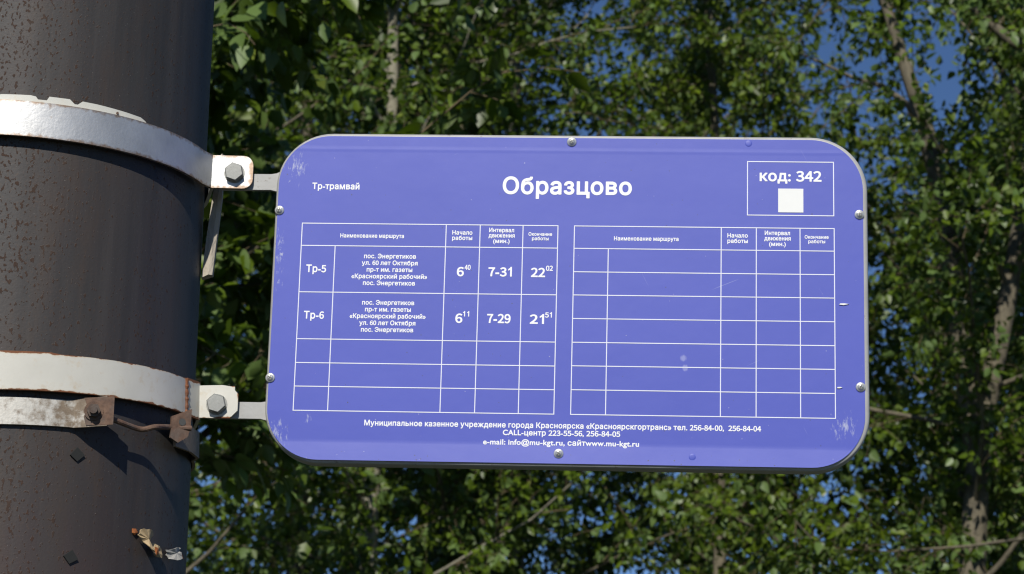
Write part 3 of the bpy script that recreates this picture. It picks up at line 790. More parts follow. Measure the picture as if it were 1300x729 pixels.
в639;72,2 414,3 491,25 523,44 552,69 572,98 583,128 587,162 584,195 573,225 557,250 505,292 532,313 553,343 563,376 563,410 545,465 506,507 450,536 364,554 82,556 59,545 53,528 53,27 59,10|204,128 204,224 382,223 411,212 428,191 428,153 416,141 398,132 368,128|204,345 204,429 359,426 395,414 409,397 409,380 403,368 373,351 332,346
г502;72,2 182,0 196,6 205,18 207,427 464,430 475,439 480,452 480,532 468,551 450,556 82,556 58,545 53,528 53,27 59,10
д694;11,-144 116,-145 138,-135 145,-119 148,0 521,0 521,-119 530,-137 548,-145 643,-145 668,-135 674,-119 673,109 666,120 653,128 584,130 584,530 571,551 553,556 171,556 148,543 118,286 97,193 80,157 58,130 12,127 -7,109 -8,-119 -2,-135|230,129 261,239 284,425 430,427 431,130
е658;292,-10 394,-6 440,4 490,24 531,49 562,79 585,113 598,146 594,160 581,172 472,193 454,184 433,150 403,129 363,117 313,116 276,122 244,135 218,155 198,180 185,209 185,224 581,224 597,230 606,243 607,310 599,365 583,411 553,462 517,498 467,530 413,551 353,561 285,562 226,551 176,532 126,501 87,462 59,420 38,369 26,310 26,243 34,193 55,138 85,92 130,49 181,19 231,1|185,348 203,384 235,414 272,431 317,437 363,432 400,416 429,386 447,348
ж906;23,2 146,0 165,5 360,214 364,23 370,10 383,2 492,0 513,14 519,214 715,4 728,0 846,0 864,6 874,23 869,43 647,284 865,511 872,528 866,545 842,556 728,556 715,552 519,343 513,540 492,555 383,554 369,545 364,532 360,343 165,551 151,556 37,556 19,551 7,532 14,511 233,284 10,44 5,18
з564;229,-4 281,-5 335,0 381,11 422,28 458,52 487,80 505,110 515,143 515,185 501,228 475,261 435,291 467,320 489,362 493,409 480,455 458,489 419,522 372,546 317,559 267,562 213,558 167,547 126,530 90,507 63,480 45,450 35,417 36,388 49,375 63,372 163,374 177,383 185,409 196,421 222,435 249,441 304,438 326,426 338,413 340,379 317,355 285,344 213,341 194,333 186,316 186,253 190,240 204,229 295,224 340,205 354,190 359,173 356,156 343,139 308,122 254,117 222,122 191,135 177,148 169,169 154,179 45,179 30,173 21,160 22,131 32,101 49,75 74,51 140,15
и669;72,2 173,0 191,6 432,314 436,15 445,5 464,0 559,0 581,10 587,27 587,528 577,549 559,556 468,556 448,549 209,243 204,540 191,553 177,556 77,555 59,545 53,528 53,27 59,10
й669;72,2 173,0 191,6 432,314 436,15 445,5 464,0 559,0 581,10 587,27 587,528 577,549 559,556 468,556 448,549 209,243 204,540 191,553 177,556 77,555 59,545 53,528 53,27 59,10|300,574 341,574 384,583 418,597 452,620 478,650 496,684 503,730 495,747 477,755 395,753 380,742 373,713 364,700 345,689 318,684 295,688 277,699 267,713 260,742 245,753 164,755 145,747 137,730 140,696 154,663 173,636 198,612 227,594 264,580
к615;72,2 182,0 203,14 207,208 214,210 249,208 436,5 450,0 573,0 595,9 602,27 596,44 373,284 592,511 599,532 589,549 568,556 450,556 432,550 223,339 207,343 207,528 201,545 177,556 77,555 59,545 53,528 53,27 59,10
л652;0,2 69,1 123,12 172,39 205,77 228,128 243,195 260,427 264,428 417,427 419,18 429,6 446,0 546,0 564,9 572,27 572,528 562,549 542,556 301,556 142,556 122,549 113,532 100,275 88,183 79,153 64,135 46,130 1,127 -17,111 -19,23 -13,10
м863;72,2 182,0 195,6 204,18 209,295 352,10 373,0 454,0 473,4 483,14 623,296 627,292 631,14 641,4 654,0 754,0 770,6 781,27 781,528 775,545 764,553 750,556 604,556 586,547 418,198 245,548 223,556 82,556 64,550 53,528 53,27 59,10
н666;72,2 182,0 203,14 209,220 427,220 430,27 436,10 459,0 559,0 577,10 584,27 584,528 573,550 554,556 459,556 435,545 430,528 427,349 209,349 207,528 201,545 177,556 77,555 59,545 53,528 53,27 59,10
о675;287,-10 353,-10 408,-2 463,17 508,43 550,79 585,125 606,171 620,226 623,289 614,353 599,399 570,449 531,492 481,526 426,549 372,560 303,563 243,555 194,539 140,510 95,470 63,426 42,382 28,323 25,260 34,197 54,142 85,93 120,58 170,24 226,2|299,116 272,122 244,135 205,176 182,239 182,310 203,374 240,414 290,434 353,435 405,416 445,374 466,310 466,239 446,180 408,138 363,119
п664;72,2 182,0 196,6 205,18 209,428 429,427 431,18 441,6 459,0 554,0 576,10 583,27 583,528 573,549 554,556 82,556 59,545 53,528 53,27 59,10
р690;72,-187 182,-189 203,-175 209,36 254,8 300,-6 359,-11 423,-5 477,12 526,40 564,73 596,116 620,166 634,229 637,293 628,360 609,413 580,461 539,503 491,534 432,555 359,563 314,561 273,552 204,514 200,541 182,555 77,555 56,541 53,-162 59,-179|309,119 282,128 259,142 223,187 206,250 209,326 230,381 268,418 318,435 377,434 427,412 463,368 481,305 477,229 456,175 418,135 368,117
с645;287,-10 340,-11 394,-4 440,8 485,28 526,56 557,87 581,123 595,159 591,176 576,187 472,208 453,200 430,159 401,134 363,119 313,115 276,121 249,132 222,154 202,180 181,247 184,319 208,382 231,407 253,422 281,432 313,437 349,436 381,428 417,406 435,386 450,357 467,348 572,368 590,382 592,399 576,437 552,470 522,500 453,539 372,560 303,563 243,555 194,539 140,510 95,470 63,426 42,382 28,323 25,260 34,197 54,142 85,93 120,58 170,24 226,2
т535;196,2 305,0 326,14 330,427 496,430 514,435 526,452 526,528 523,540 510,553 10,556 -4,553 -16,540 -19,452 -4,433 177,427 177,27 183,11
у635;108,-191 177,-191 236,-175 284,-145 324,-98 345,-61 606,520 606,537 595,551 582,556 477,556 454,546 305,198 154,546 136,555 27,556 14,552 2,541 0,520 221,24 198,-31 177,-56 150,-65 91,-61 77,-67 69,-77 46,-149 47,-166 64,-182
ц675;527,-143 636,-144 654,-134 660,-118 660,110 641,128 583,131 583,526 578,543 559,555 459,556 441,550 432,538 430,131 209,129 206,535 198,548 182,555 82,556 67,552 53,531 53,30 57,13 68,3 82,0 504,0 508,-122 514,-134
ч654;438,2 550,1 564,8 571,23 572,528 568,542 545,556 445,556 427,547 419,528 418,297 368,288 309,285 250,296 227,311 214,330 207,364 206,532 200,546 177,556 68,553 53,532 53,351 63,296 86,250 112,220 139,199 209,169 264,159 309,157 418,166 419,23 425,10
ш921;72,2 809,0 827,5 839,27 839,528 833,545 814,555 714,556 695,549 686,536 682,129 527,129 523,132 522,536 514,548 500,555 400,556 379,549 369,532 368,130 214,129 207,132 206,536 197,549 182,555 82,556 64,550 53,528 53,27 59,10
ы825;72,2 350,0 441,15 493,39 530,69 561,111 576,157 578,212 564,263 536,305 494,338 445,361 391,373 209,377 206,532 197,549 182,555 77,555 62,549 53,532 53,27 59,10|608,2 718,0 736,10 743,23 743,528 736,546 718,555 614,555 599,549 589,532 589,27 595,10|209,129 209,248 364,246 400,231 421,208 425,187 421,166 406,149 382,136 341,129
ь633;72,2 350,0 441,15 493,39 530,69 561,111 576,157 578,212 564,263 536,305 494,338 445,361 391,373 209,377 206,532 197,549 182,555 77,555 62,549 53,532 53,27 59,10|209,129 209,248 364,246 400,231 421,208 425,187 421,166 406,149 382,136 341,129
я628;13,2 132,0 150,5 287,189 394,187 394,27 405,6 423,0 518,0 540,10 547,27 547,528 537,549 518,556 277,556 209,551 155,539 118,525 64,484 43,456 27,418 20,372 24,334 37,296 55,269 88,237 124,216 -3,39 -5,18|246,313 205,323 181,343 175,380 191,411 214,423 250,430 392,431 391,310
"""

# ------------------------------------------------------------------ the stop sign
SIGN_LOC, SIGN_RZ = (0.06287, 2.71651, 2.27873), math.atan2(-0.06135, 0.99812)
sign = tag(empty('stop_sign', SIGN_LOC, SIGN_RZ), 'blue rounded tram stop timetable sign with white lettering beside the pole', 'sign')
FX0, FX1, FZ0, FZ1 = -0.3475, 0.3517, -0.2005, 0.2000

def frame_mesh():
    bm = bmesh.new()
    # cross-section: (inset from the outer line, depth)
    prof = [(0.030, 0.0012), (0.0045, 0.0012), (0.0022, 0.0017), (0.0007, 0.0034), (0.0, 0.0065), (0.0, 0.022), (0.002, 0.0265), (0.006, 0.028), (0.030, 0.028)]
    rings = []
    for ins, y in prof:
        rings.append([bm.verts.new((x, y, z)) for x, z in rrect(FX0 + ins, FX1 - ins, FZ0 + ins, FZ1 - ins, 0.066 - ins, 14)])
    n = len(rings[0])
    for a, b in zip(rings, rings[1:] + rings[:1]):
        for k in range(n):
            bm.faces.new((a[k], a[(k + 1) % n], b[(k + 1) % n], b[k]))
    return bm
mesh_obj('frame', frame_mesh(), M['frame'], sign, angle=40)
bm = bmesh.new()
prism(bm, rrect(FX0 + 0.008, FX1 - 0.008, FZ0 + 0.008, FZ1 - 0.008, 0.058), 0.0285, 0.0300)
mesh_obj('back_plate', bm, M['frame'], sign, angle=40)

# face panel: sheet with pressed top and bottom lips
PX0, PX1, PZ0, PZ1, PR = -0.3442, 0.3462, -0.1968, 0.1955, 0.0615
def lip(z):
    y = 0.0
    if z < -0.1745: y -= 0.0019 * min(1.0, (-0.1745 - z) / 0.0223)
    d = abs(z - 0.1795)
    if d < 0.004: y -= 0.00012 * (1 - d / 0.004)
    return y
bm = bmesh.new()
outline = rrect(PX0, PX1, PZ0, PZ1, PR, 14)
def half_w(z):
    """x extent of the rounded panel at height z"""
    d = 0.0
    if z > PZ1 - PR: d = z - (PZ1 - PR)
    elif z < PZ0 + PR: d = (PZ0 + PR) - z
    ins = PR - math.sqrt(max(PR * PR - d * d, 0))
    return PX0 + ins, PX1 - ins
zs = sorted(set([PZ0 + PR - PR * math.sin(math.radians(6 * k)) for k in range(16)] + [PZ1 - PR + PR * math.sin(math.radians(6 * k)) for k in range(16)]
             + [-0.1745, -0.180, -0.1775, 0.1755, 0.1775, 0.1795, 0.1815, 0.1835, -0.09, -0.04, 0.0, 0.05, 0.1]))
rows = []
NXS = 18
for z in zs:
    xa, xb = half_w(z)
    rows.append([(xa + (xb - xa) * k / NXS, lip(z), z) for k in range(NXS + 1)])
f_rows = [[bm.verts.new(p) for p in r] for r in rows]
b_rows = [[bm.verts.new((p[0], p[1] + 0.0011, p[2])) for p in r] for r in rows]
for g, flip in ((f_rows, False), (b_rows, True)):
    for a, b in zip(g, g[1:]):
        for k in range(NXS):
            q = (a[k], a[k + 1], b[k + 1], b[k])
            bm.faces.new(q[::-1] if flip else q)
for k in range(NXS):
    bm.faces.new((f_rows[0][k], f_rows[0][k + 1], b_rows[0][k + 1], b_rows[0][k]))
    bm.faces.new((f_rows[-1][k], f_rows[-1][k + 1], b_rows[-1][k + 1], b_rows[-1][k]))
for i in range(len(zs) - 1):
    for k in (0, NXS):
        bm.faces.new((f_rows[i][k], f_rows[i + 1][k], b_rows[i + 1][k], b_rows[i][k]))
panel = mesh_obj('face_panel', bm, M['blue'], sign, angle=18)

GLYPHS = {}
for ln in GLYPH_DATA.strip('\n').split('\n'):
    head, body = ln.split(';', 1)
    GLYPHS[head[0]] = (int(head[1:]) / 1000.0, [[(int(a) / 1000.0, int(b) / 1000.0) for a, b in (p.split(',') for p in lp.split())] for lp in body.split('|')])
GLYPHS[' '] = (0.30, [])

def layout(text):
    """list of polygons (loops grouped per glyph) in em units, total ink extent"""
    x = 0.0; out = []
    for ch in text:
        adv, loops = GLYPHS[ch]
        if loops: out.append([[(px_ + x, py_) for px_, py_ in lp] for lp in loops])
        x += adv
    xs = [p[0] for g in out for lp in g for p in lp]
    return out, min(xs), max(xs)

def area(lp):
    return sum(p[0] * q[1] - q[0] * p[1] for p, q in zip(lp, lp[1:] + lp[:1])) / 2

def inside(pt, lp):
    c = False
    for p, q in zip(lp, lp[1:] + lp[:1]):
        if (p[1] > pt[1]) != (q[1] > pt[1]) and pt[0] < p[0] + (pt[1] - p[1]) * (q[0] - p[0]) / (q[1] - p[1]): c = not c
    return c

def split_loops(g):
    """each outer outline of a glyph with the holes that lie in it"""
    outer = [lp for lp in g if not any(o is not lp and inside(lp[0], o) for o in g)]
    return [[o] + [lp for lp in g if lp is not o and inside(lp[0], o)] for o in outer]

def lettering(text, x0, x1, zbase, cap, y=-0.00030, parent=None, mat='print'):
    """one printed line: ink from x0 to x1, baseline zbase, capital height cap (metres on the panel)"""
    glyphs, a, b = layout(text)
    sx = (x1 - x0) / (b - a)
    sz = cap / 0.727
    verts, faces = [], []
    for g in glyphs:
      for part in split_loops(g):
        tri = tessellate_polygon([[Vector((p[0], p[1], 0)) for p in lp] for lp in part])
        base = len(verts)
        for lp in part:
            verts += [(x0 + (p[0] - a) * sx, y, zbase + p[1] * sz) for p in lp]
        for t_ in tri:
            f = [base + i for i in t_]
            v = [verts[i] for i in f]
            cr = (v[1][0] - v[0][0]) * (v[2][2] - v[0][2]) - (v[2][0] - v[0][0]) * (v[1][2] - v[0][2])
            faces.append(f if cr > 0 else f[::-1])
    me = bpy.data.meshes.new('lettering')
    me.from_pydata(verts, [], faces)
    me.materials.append(M[mat])
    o = bpy.data.objects.new('lettering', me)
    return link(o, parent or panel)

def center(text, xc, width, zbase, cap):
    return lettering(text, xc - width / 2, xc + width / 2, zbase, cap)

lettering('Тр-трамвай', -0.3040, -0.2475, 0.1290, 0.0082)
lettering('Образцово', -0.0772, 0.0755, 0.1252, 0.0218)
lettering('код: 342', 0.2255, 0.2980, 0.1440, 0.0138)
lettering('Муниципальное казенное учреждение города Красноярска «Красноярскгортранс» тел. 256-84-00,  256-84-04', -0.2300, 0.2275, -0.1555, 0.0068)
lettering('CALL-центр 223-55-56, 256-84-05', -0.0690, 0.0662, -0.1643, 0.0068)
lettering('e-mail: info@mu-kgt.ru, сайтwww.mu-kgt.ru', -0.0915, 0.0880, -0.1755, 0.0068)
def header(dx):
    lettering('Наименование маршрута', -0.2678 + dx, -0.1922 + dx, 0.0698, 0.0052)
    lettering('Начало', -0.1352 + dx, -0.1114 + dx, 0.0748, 0.0054)
    lettering('работы', -0.1352 + dx, -0.1114 + dx, 0.0682, 0.0054)
    lettering('Интервал', -0.0917 + dx, -0.0622 + dx, 0.0783, 0.0054)
    lettering('движения', -0.0922 + dx, -0.0614 + dx, 0.0718, 0.0054)
    lettering('(мин.)', -0.0866 + dx, -0.0672 + dx, 0.0650, 0.0054)
    lettering('Окончание', -0.0452 + dx, -0.0174 + dx, 0.0744, 0.0044)
    lettering('работы', -0.0410 + dx, -0.0214 + dx, 0.0690, 0.0044)
header(0.0)
header(0.3232)
def route(dz, no, lines, start, interval, end):
    lettering(no, -0.3065, -0.2828, 0.0270 + dz, 0.0095)
    for i, (tx_, wd_) in enumerate(lines):
        center(tx_, -0.2078 , wd_, 0.0447 - 0.00815 * i + dz, 0.0058)
    lettering(start[0], -0.1283, -0.1200, 0.0242 + dz, 0.0120)
    lettering(start[1], -0.1194, -0.1122, 0.0320 + dz, 0.0066)
    lettering(interval, -0.0912, -0.0636, 0.0245 + dz, 0.0118)
    lettering(end[0], -0.0412, -0.0245, 0.0242 + dz, 0.0120)
    lettering(end[1], -0.0237, -0.0155, 0.0320 + dz, 0.0066)
E1, E2, E3, E4 = ('пос. Энергетиков', 0.0615), ('ул. 60 лет Октября', 0.0660), ('пр-т им. газеты', 0.0540), ('«Красноярский рабочий»', 0.0895)
route(0.0, 'Тр-5', [E1, E2, E3, E4, E1], ('6', '40'), '7-31', ('22', '02'))
route(-0.0563, 'Тр-6', [E1, E3, E4, E2, E1], ('6', '11'), '7-29', ('21', '51'))

def rules(name, xs, zs_, w=0.00105, extra=()):
    """printed ruled lines: verticals (x, z0, z1) and horizontals (z, x0, x1); the two sets lie 0.08 mm apart"""
    verts, faces = [], []
    def quad(x0, x1, z0, z1, y):
        b = len(verts)
        verts.extend([(x0, y, z0), (x1, y, z0), (x1, y, z1), (x0, y, z1)])
        faces.append((b, b + 1, b + 2, b + 3))
    for x, z0, z1 in xs: quad(x - w / 2, x + w / 2, z0, z1, -0.00022)
    for z, x0, x1 in zs_: quad(x0 - w / 2, x1 + w / 2, z - w / 2, z + w / 2, -0.00030)
    me = bpy.data.meshes.new(name)
    me.from_pydata(verts, [], faces)
    me.materials.append(M['line'])
    return link(bpy.data.objects.new(name, me), panel)
T, B, Hd = 0.0870, -0.1388, 0.0597
rules('timetable_grid', [(-0.3137, B, T), (-0.0107, B, T), (-0.2734, B, Hd), (-0.1426, B, T), (-0.1024, B, T), (-0.0518, B, T)],
      [(z, -0.3137, -0.0107) for z in (T, Hd, 0.0031, -0.0535, -0.0820, -0.1101, B)])
rules('timetable_grid', [(0.0087, B, T), (0.3123, B, T), (0.0489, B, Hd), (0.1808, B, T), (0.2217, B, T), (0.2726, B, T)],
      [(z, 0.0087, 0.3123) for z in (T, Hd, 0.0313, 0.0033, -0.0250, -0.0534, -0.0814, -0.1097, B)])
rules('code_box', [(0.2113, 0.1025, 0.1681), (0.3120, 0.1025, 0.1681)], [(0.1681, 0.2113, 0.3120), (0.1025, 0.2113, 0.3120)])
bm = bmesh.new()
prism(bm, [(0.2472, 0.1062), (0.2766, 0.1062), (0.2766, 0.1352), (0.2472, 0.1352)], -0.00035, -0.00002)
mesh_obj('sticker', bm, M['sticker'], panel, smooth=False)

# screws, rivet bumps, chips
def screw(x, z, proto=[]):
    y = lip(z)
    if not proto:
        bm = bmesh.new()
        lathe(bm, [(0.0, 0), (0.0056, 0.0), (0.0056, 0.0009), (0.0050, 0.0015), (0.0040, 0.0017), (0.0036, 0.0028), (0.0026, 0.0036), (0.0014, 0.0039), (0.0, 0.0039)], 24)
        o = mesh_obj('screw', bm, M['screw'], sign, angle=50)
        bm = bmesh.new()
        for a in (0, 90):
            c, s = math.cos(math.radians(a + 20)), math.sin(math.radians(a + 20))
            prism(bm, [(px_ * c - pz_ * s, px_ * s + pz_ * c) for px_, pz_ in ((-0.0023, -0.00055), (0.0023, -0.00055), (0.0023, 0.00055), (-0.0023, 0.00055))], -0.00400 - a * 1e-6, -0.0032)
        d = mesh_obj('slot_shade_cross', bm, M['dark'], o, smooth=False)  # raised dark cross; the slot's shade is put into its colour
        proto += [o, d]
    else:
        o = proto[0].copy(); link(o, sign)
        d = proto[1].copy(); link(d, o)
    o.location = (x, y - 0.0001, z)
    o.rotation_euler = (0, random.uniform(0, 6), 0)
random.seed(4)
for x, z in ((0.0034, 0.1905), (-0.3418, 0.1024), (-0.3424, -0.1007), (-0.0042, -0.1850), (0.3417, 0.1043), (0.3412, -0.1018)):
    screw(x, z)
for x, z in ((0.2125, 0.1905), (0.1490, -0.1868)):
    bm = bmesh.new()
    lathe(bm, [(0.0040, 0), (0.0036, 0.00018), (0.0026, 0.0003), (0.0, 0.00035)], 18)
    o = mesh_obj('rivet_bump', bm, M['blue'], panel, (x, lip(z) - 0.0001, z))
for x, z, s_ in ((0.3215, -0.0040, 1.0), (0.3165, -0.1030, 0.55)):
    bm = bmesh.new()
    prism(bm, [(-0.004 * s_, -0.0006), (0.001, -0.0012 * s_), (0.007 * s_, 0.0002), (0.002, 0.0010), (-0.003 * s_, 0.0008)], -0.0012, 0.0)
    mesh_obj('film_chip', bm, M['sticker'], panel, (x, 0, z), smooth=False)

# arms welded to the frame
for zc, x_in, x_out in ((0.1415, -0.338, -0.415), (-0.1370, -0.336, -0.417)):
    bm = bmesh.new()
    h = 0.0098
    poly = [(x_out, zc - h), (x_in - 0.018, zc - h), (x_in - 0.010, zc - h - 0.002), (x_in - 0.002, zc - h - 0.008), (x_in, zc - h - 0.012), (x_in, zc + h + 0.012), (x_in - 0.003, zc + h + 0.005), (x_in - 0.012, zc + h + 0.001), (x_in - 0.018, zc + h), (x_out, zc + h)]
    prism(bm, poly, 0.0135, 0.0195)
    bevel(bm, 0.0009, 1, 60)
    mesh_obj('mounting_arm', bm, M['frame'], sign, angle=40)

# ------------------------------------------------------------------ trees
rng = np.random.default_rng(11)
CAMROT = np.array(cam.rotation_quaternion.to_matrix())
def to_px(P):
    q = (P - np.array(CAM)) @ CAMROT
    d = -q[:, 2]
    return W_PX / 2 + q[:, 0] / d * F_PX, H_PX / 2 - q[:, 1] / d * F_PX, d

LEAF_V = np.array([(0, 0.0, 0), (-0.33, 0.27, 0.07), (-0.25, 0.62, 0.05), (0, 1.0, -0.05), (0.25, 0.62, 0.05), (0.33, 0.27, 0.07)])
def leaf_object_mesh(name, mat):
    v = [(0, 0, 0), (-0.22, 0.06, 0.03), (-0.34, 0.26, 0.07), (-0.29, 0.50, 0.07), (-0.16, 0.76, 0.02), (0, 1.0, -0.06), (0.16, 0.76, 0.02), (0.29, 0.50, 0.07), (0.34, 0.26, 0.07), (0.22, 0.06, 0.03),
         (0, 0.3, 0.0), (0, 0.65, -0.01), (-0.012, -0.45, 0.03), (0.012, -0.45, 0.03)]
    f = [(0, 10, 2, 1), (10, 11, 3, 2), (11, 5, 4, 3), (0, 9, 8, 10), (10, 8, 7, 11), (11, 7, 6, 5), (12, 13, 0)]
    me = bpy.data.meshes.new(name)
    me.from_pydata(v, [], [q[::-1] for q in f])
    me.polygons.foreach_set('use_smooth', [True] * len(f))
    me.materials.append(mat)
    return me
LEAF_MESH = {k: leaf_object_mesh('leaf', M[k]) for k in ('leaf', 'leaf_far')}

def unit(a):
    return a / np.maximum(np.linalg.norm(a, axis=-1, keepdims=True), 1e-9)

def curve_pts(p, d, length, n, up, jit, r):
    pts = [p.copy()]
    for _ in range(n):
        d = d + up * np.array([0, 0, 1.0]) + r.normal(0, jit, 3)
        d = d / np.linalg.norm(d)
        p = p + d * length / n
        pts.append(p.copy())
    return np.array(pts)

def along(pts, t):
    x = t * (len(pts) - 1)
    i = min(int(x), len(pts) - 2)
    return pts[i] + (pts[i + 1] - pts[i]) * (x - i), unit(pts[i + 1] - pts[i])

def fast_mesh(name, V, F4, mat, smooth=False):
    me = bpy.data.meshes.new(name)
    nf = len(F4)
    me.vertices.add(len(V)); me.vertices.foreach_set('co', V.astype(np.float32).ravel())
    me.loops.add(nf * 4); me.loops.foreach_set('vertex_index', F4.astype(np.int32).ravel())
    me.polygons.add(nf)
    me.polygons.foreach_set('loop_start', np.arange(0, nf * 4, 4, dtype=np.int32))
    me.polygons.foreach_set('loop_total', np.full(nf, 4, dtype=np.int32))
    if smooth: me.polygons.foreach_set('use_smooth', np.ones(nf, dtype=bool))
    me.update(calc_edges=True)
    me.materials.append(mat)
    return me

def tubes_mesh(name, lines, mat, sides):
    V, F, base = [], [], 0
    ang = np.arange(sides) * 2 * math.pi / sides
    for pts, ra, rb in lines:
        n = len(pts)
        t = unit(np.gradient(pts, axis=0))
        s = unit(np.cross(t, np.array([0.31, 0.87, 0.17])))
        u = np.cross(s, t)
        rad = np.linspace(ra, rb, n)[:, None, None]
        ring = pts[:, None, :] + rad * (np.cos(ang)[None, :, None] * s[:, None, :] + np.sin(ang)[None, :, None] * u[:, None, :])
        V.append(ring.reshape(-1, 3))
        i = np.arange(n - 1)[:, None] * sides
        k = np.arange(sides)[None, :]
        k2 = (k + 1) % sides
        F.append((base + np.stack([i + k, i + k2, i + sides + k2, i + sides + k], -1)).reshape(-1, 4))
        base += n * sides
    return fast_mesh(name, np.vstack(V), np.vstack(F), mat, True)

def make_tree(name, label, base, height, radius, trunk_r, seed, bark='bark', leafmat='leaf', lean=(0, 0), z_low=2.0, n_limb=34, leaf_len=0.068, dens=1.25,
              trunk_pts=None, limbs=(), openings=(), n_obj=300, shoots=0.6):
    r = np.random.default_rng(seed)
    B = np.array([base[0], base[1], 0.0])
    root = empty(name, tuple(B))
    tag(root, label, 'tree', 'trees behind the sign')
    if trunk_pts is None:
        n = 9
        zz = np.linspace(0, height * 0.94, n)
        w = np.cumsum(r.normal(0, 0.05, (n, 2)), 0); w[0] = 0
        trunk = np.c_[base[0] + lean[0] * zz + w[:, 0], base[1] + lean[1] * zz + w[:, 1], zz]
    else:
        trunk = np.array(trunk_pts, float)
    me = tubes_mesh('trunk', [(trunk - B, trunk_r, 0.022)], M[bark], 12)
    link(bpy.data.objects.new('trunk', me), root)
    # main limbs
    L = []
    for pts, ra in limbs:
        L.append((np.array(pts, float), ra))
    ga = r.uniform(0, 6.28)
    for k in range(n_limb):
        f = (k + r.uniform(0, 0.8)) / n_limb
        z = z_low + (height * 0.93 - z_low) * f
        t = np.interp(z, trunk[:, 2], np.linspace(0, 1, len(trunk)))
        p, _ = along(trunk, t)
        ga += 2.4 + r.normal(0, 0.3)
        fz = (z - z_low) / (height - z_low)
        ln = radius * (0.55 + 0.55 * math.sin(math.pi * min(0.95, fz * 0.75 + 0.22))) * r.uniform(0.75, 1.12) * (1.0 - 0.35 * fz)
        el = math.radians(r.uniform(8, 42) + 30 * fz)
        d = np.array([math.cos(ga) * math.cos(el), math.sin(ga) * math.cos(el), math.sin(el)])
        cp = curve_pts(p, d, ln, 6, 0.02 - 0.03 * r.random(), 0.10, r)
        if any((((cp - np.array(o_[:3])) / np.array(o_[3:])) ** 2).sum(1).min() < 0.8 for o_ in openings): continue
        L.append((cp, max(0.010, trunk_r * 0.21 * (1 - 0.65 * fz))))
    for pts, ra in L:
        me = tubes_mesh('limb', [(pts - B, ra, max(0.006, ra * 0.25))], M[bark], 7)
        link(bpy.data.objects.new('limb', me), root)
    # side branches and twigs; leaves sit on the twigs
    lines, TW = [], []
    def spray(p, d, ln):
        q = curve_pts(p, d, ln, 3, -0.06, 0.16, r)
        lines.append((q, 0.0060, 0.0025))
        nt = max(3, int(ln / 0.068 * dens))
        t = np.minimum(0.10 + 0.90 * (np.arange(nt) + r.random(nt)) / nt, 0.999) * 3
        i = t.astype(int)
        a = q[i] + (q[i + 1] - q[i]) * (t - i)[:, None]
        e = unit(unit(q[i + 1] - q[i]) * 0.55 + r.normal(0, 0.62, (nt, 3)) + np.array([0, 0, 0.05]))
        TW.append((a, e, r.uniform(0.12, 0.34, nt), np.repeat(r.normal(0, 0.45, (1, 3)), nt, 0)))
    for pts, ra in L:
        ln = np.linalg.norm(np.diff(pts, axis=0), axis=1).sum()
        nb = max(4, int(ln / 0.20 * dens))
        for j in range(nb):
            t = 0.07 + 0.93 * (j + r.random()) / nb
            p, td = along(pts, min(t, 0.999))
            d = unit(td * 0.7 + r.normal(0, 0.6, 3) + np.array([0, 0, 0.12]))
            sl = r.uniform(0.35, 0.85) * (1.15 - 0.5 * t)
            c = p + d * sl * 0.7
            if any(((c[0] - ox) / sx) ** 2 + ((c[1] - oy) / sy) ** 2 + ((c[2] - oz) / sz) ** 2 < 1 for ox, oy, oz, sx, sy, sz in openings): continue
            spray(p, d, sl)
        spray(pts[-1], unit(pts[-1] - pts[-2]), 0.5)
    # short leafy shoots straight from the trunk
    for z in np.arange(max(z_low, 2.5), height * 0.9, 0.22 * shoots):
        p, _ = along(trunk, np.interp(z, trunk[:, 2], np.linspace(0, 1, len(trunk))))
        az = r.uniform(0, 6.283)
        d = unit(np.array([math.cos(az), math.sin(az), r.uniform(0.1, 0.8)]))
        c = p + d * 0.35
        if any((((c - np.array(o_[:3])) / np.array(o_[3:])) ** 2).sum() < 1 for o_ in openings): continue
        spray(p, d, r.uniform(0.35, 0.8))
    A = np.vstack([w[0] for w in TW]); E = np.vstack([w[1] for w in TW]); TL = np.concatenate([w[2] for w in TW])
    BI = np.vstack([w[3] for w in TW])
    e2 = unit(E + r.normal(0, 0.16, E.shape) + np.array([0, 0, -0.2]))
    mid = A + E * (TL * 0.5)[:, None]
    end = mid + e2 * (TL * 0.5)[:, None]
    sel = r.random(len(A)) < 0.6
    lines += [(np.array(w), 0.0028, 0.0014) for w in zip(A[sel], mid[sel], end[sel])]
    cnt = r.integers(6, 11, len(A))
    rep = np.repeat(np.arange(len(A)), cnt)
    x = r.random(len(rep))
    first = x < 0.5
    P = np.where(first[:, None], A[rep] + E[rep] * (x * TL[rep])[:, None], mid[rep] + e2[rep] * ((x - 0.5) * TL[rep])[:, None])
    D = unit(np.where(first[:, None], E[rep], e2[rep]) * 0.5 + r.normal(0, 0.6, P.shape) + np.array([0, 0, -0.45]))
    P = P + D * 0.03
    N = unit(np.array([0, -0.25, 0.70]) + BI[rep] + r.normal(0, 0.45, P.shape))
    if lines:
        o = link(bpy.data.objects.new('twigs', tubes_mesh('twigs', [(q - B, a, b) for q, a, b in lines], M['twig'], 3)), root)
        o['kind'] = 'stuff'
    X = unit(np.cross(D, N)); N = np.cross(X, D)
    S = leaf_len * np.clip(r.normal(1.0, 0.2, len(P)), 0.5, 1.5)
    # the nearest leaves in view are single objects
    px_, py_, dep = to_px(P)
    view = (px_ > -10) & (px_ < W_PX + 10) & (py_ > -10) & (py_ < H_PX + 10) & ~((px_ > 345) & (px_ < 1100) & (py_ > 172) & (py_ < 590)) & (px_ > 238)
    idx = np.nonzero(view)[0]
    idx = idx[np.argsort(dep[idx] / S[idx])][:n_obj] if n_obj else idx[:0]
    me = LEAF_MESH[leafmat]
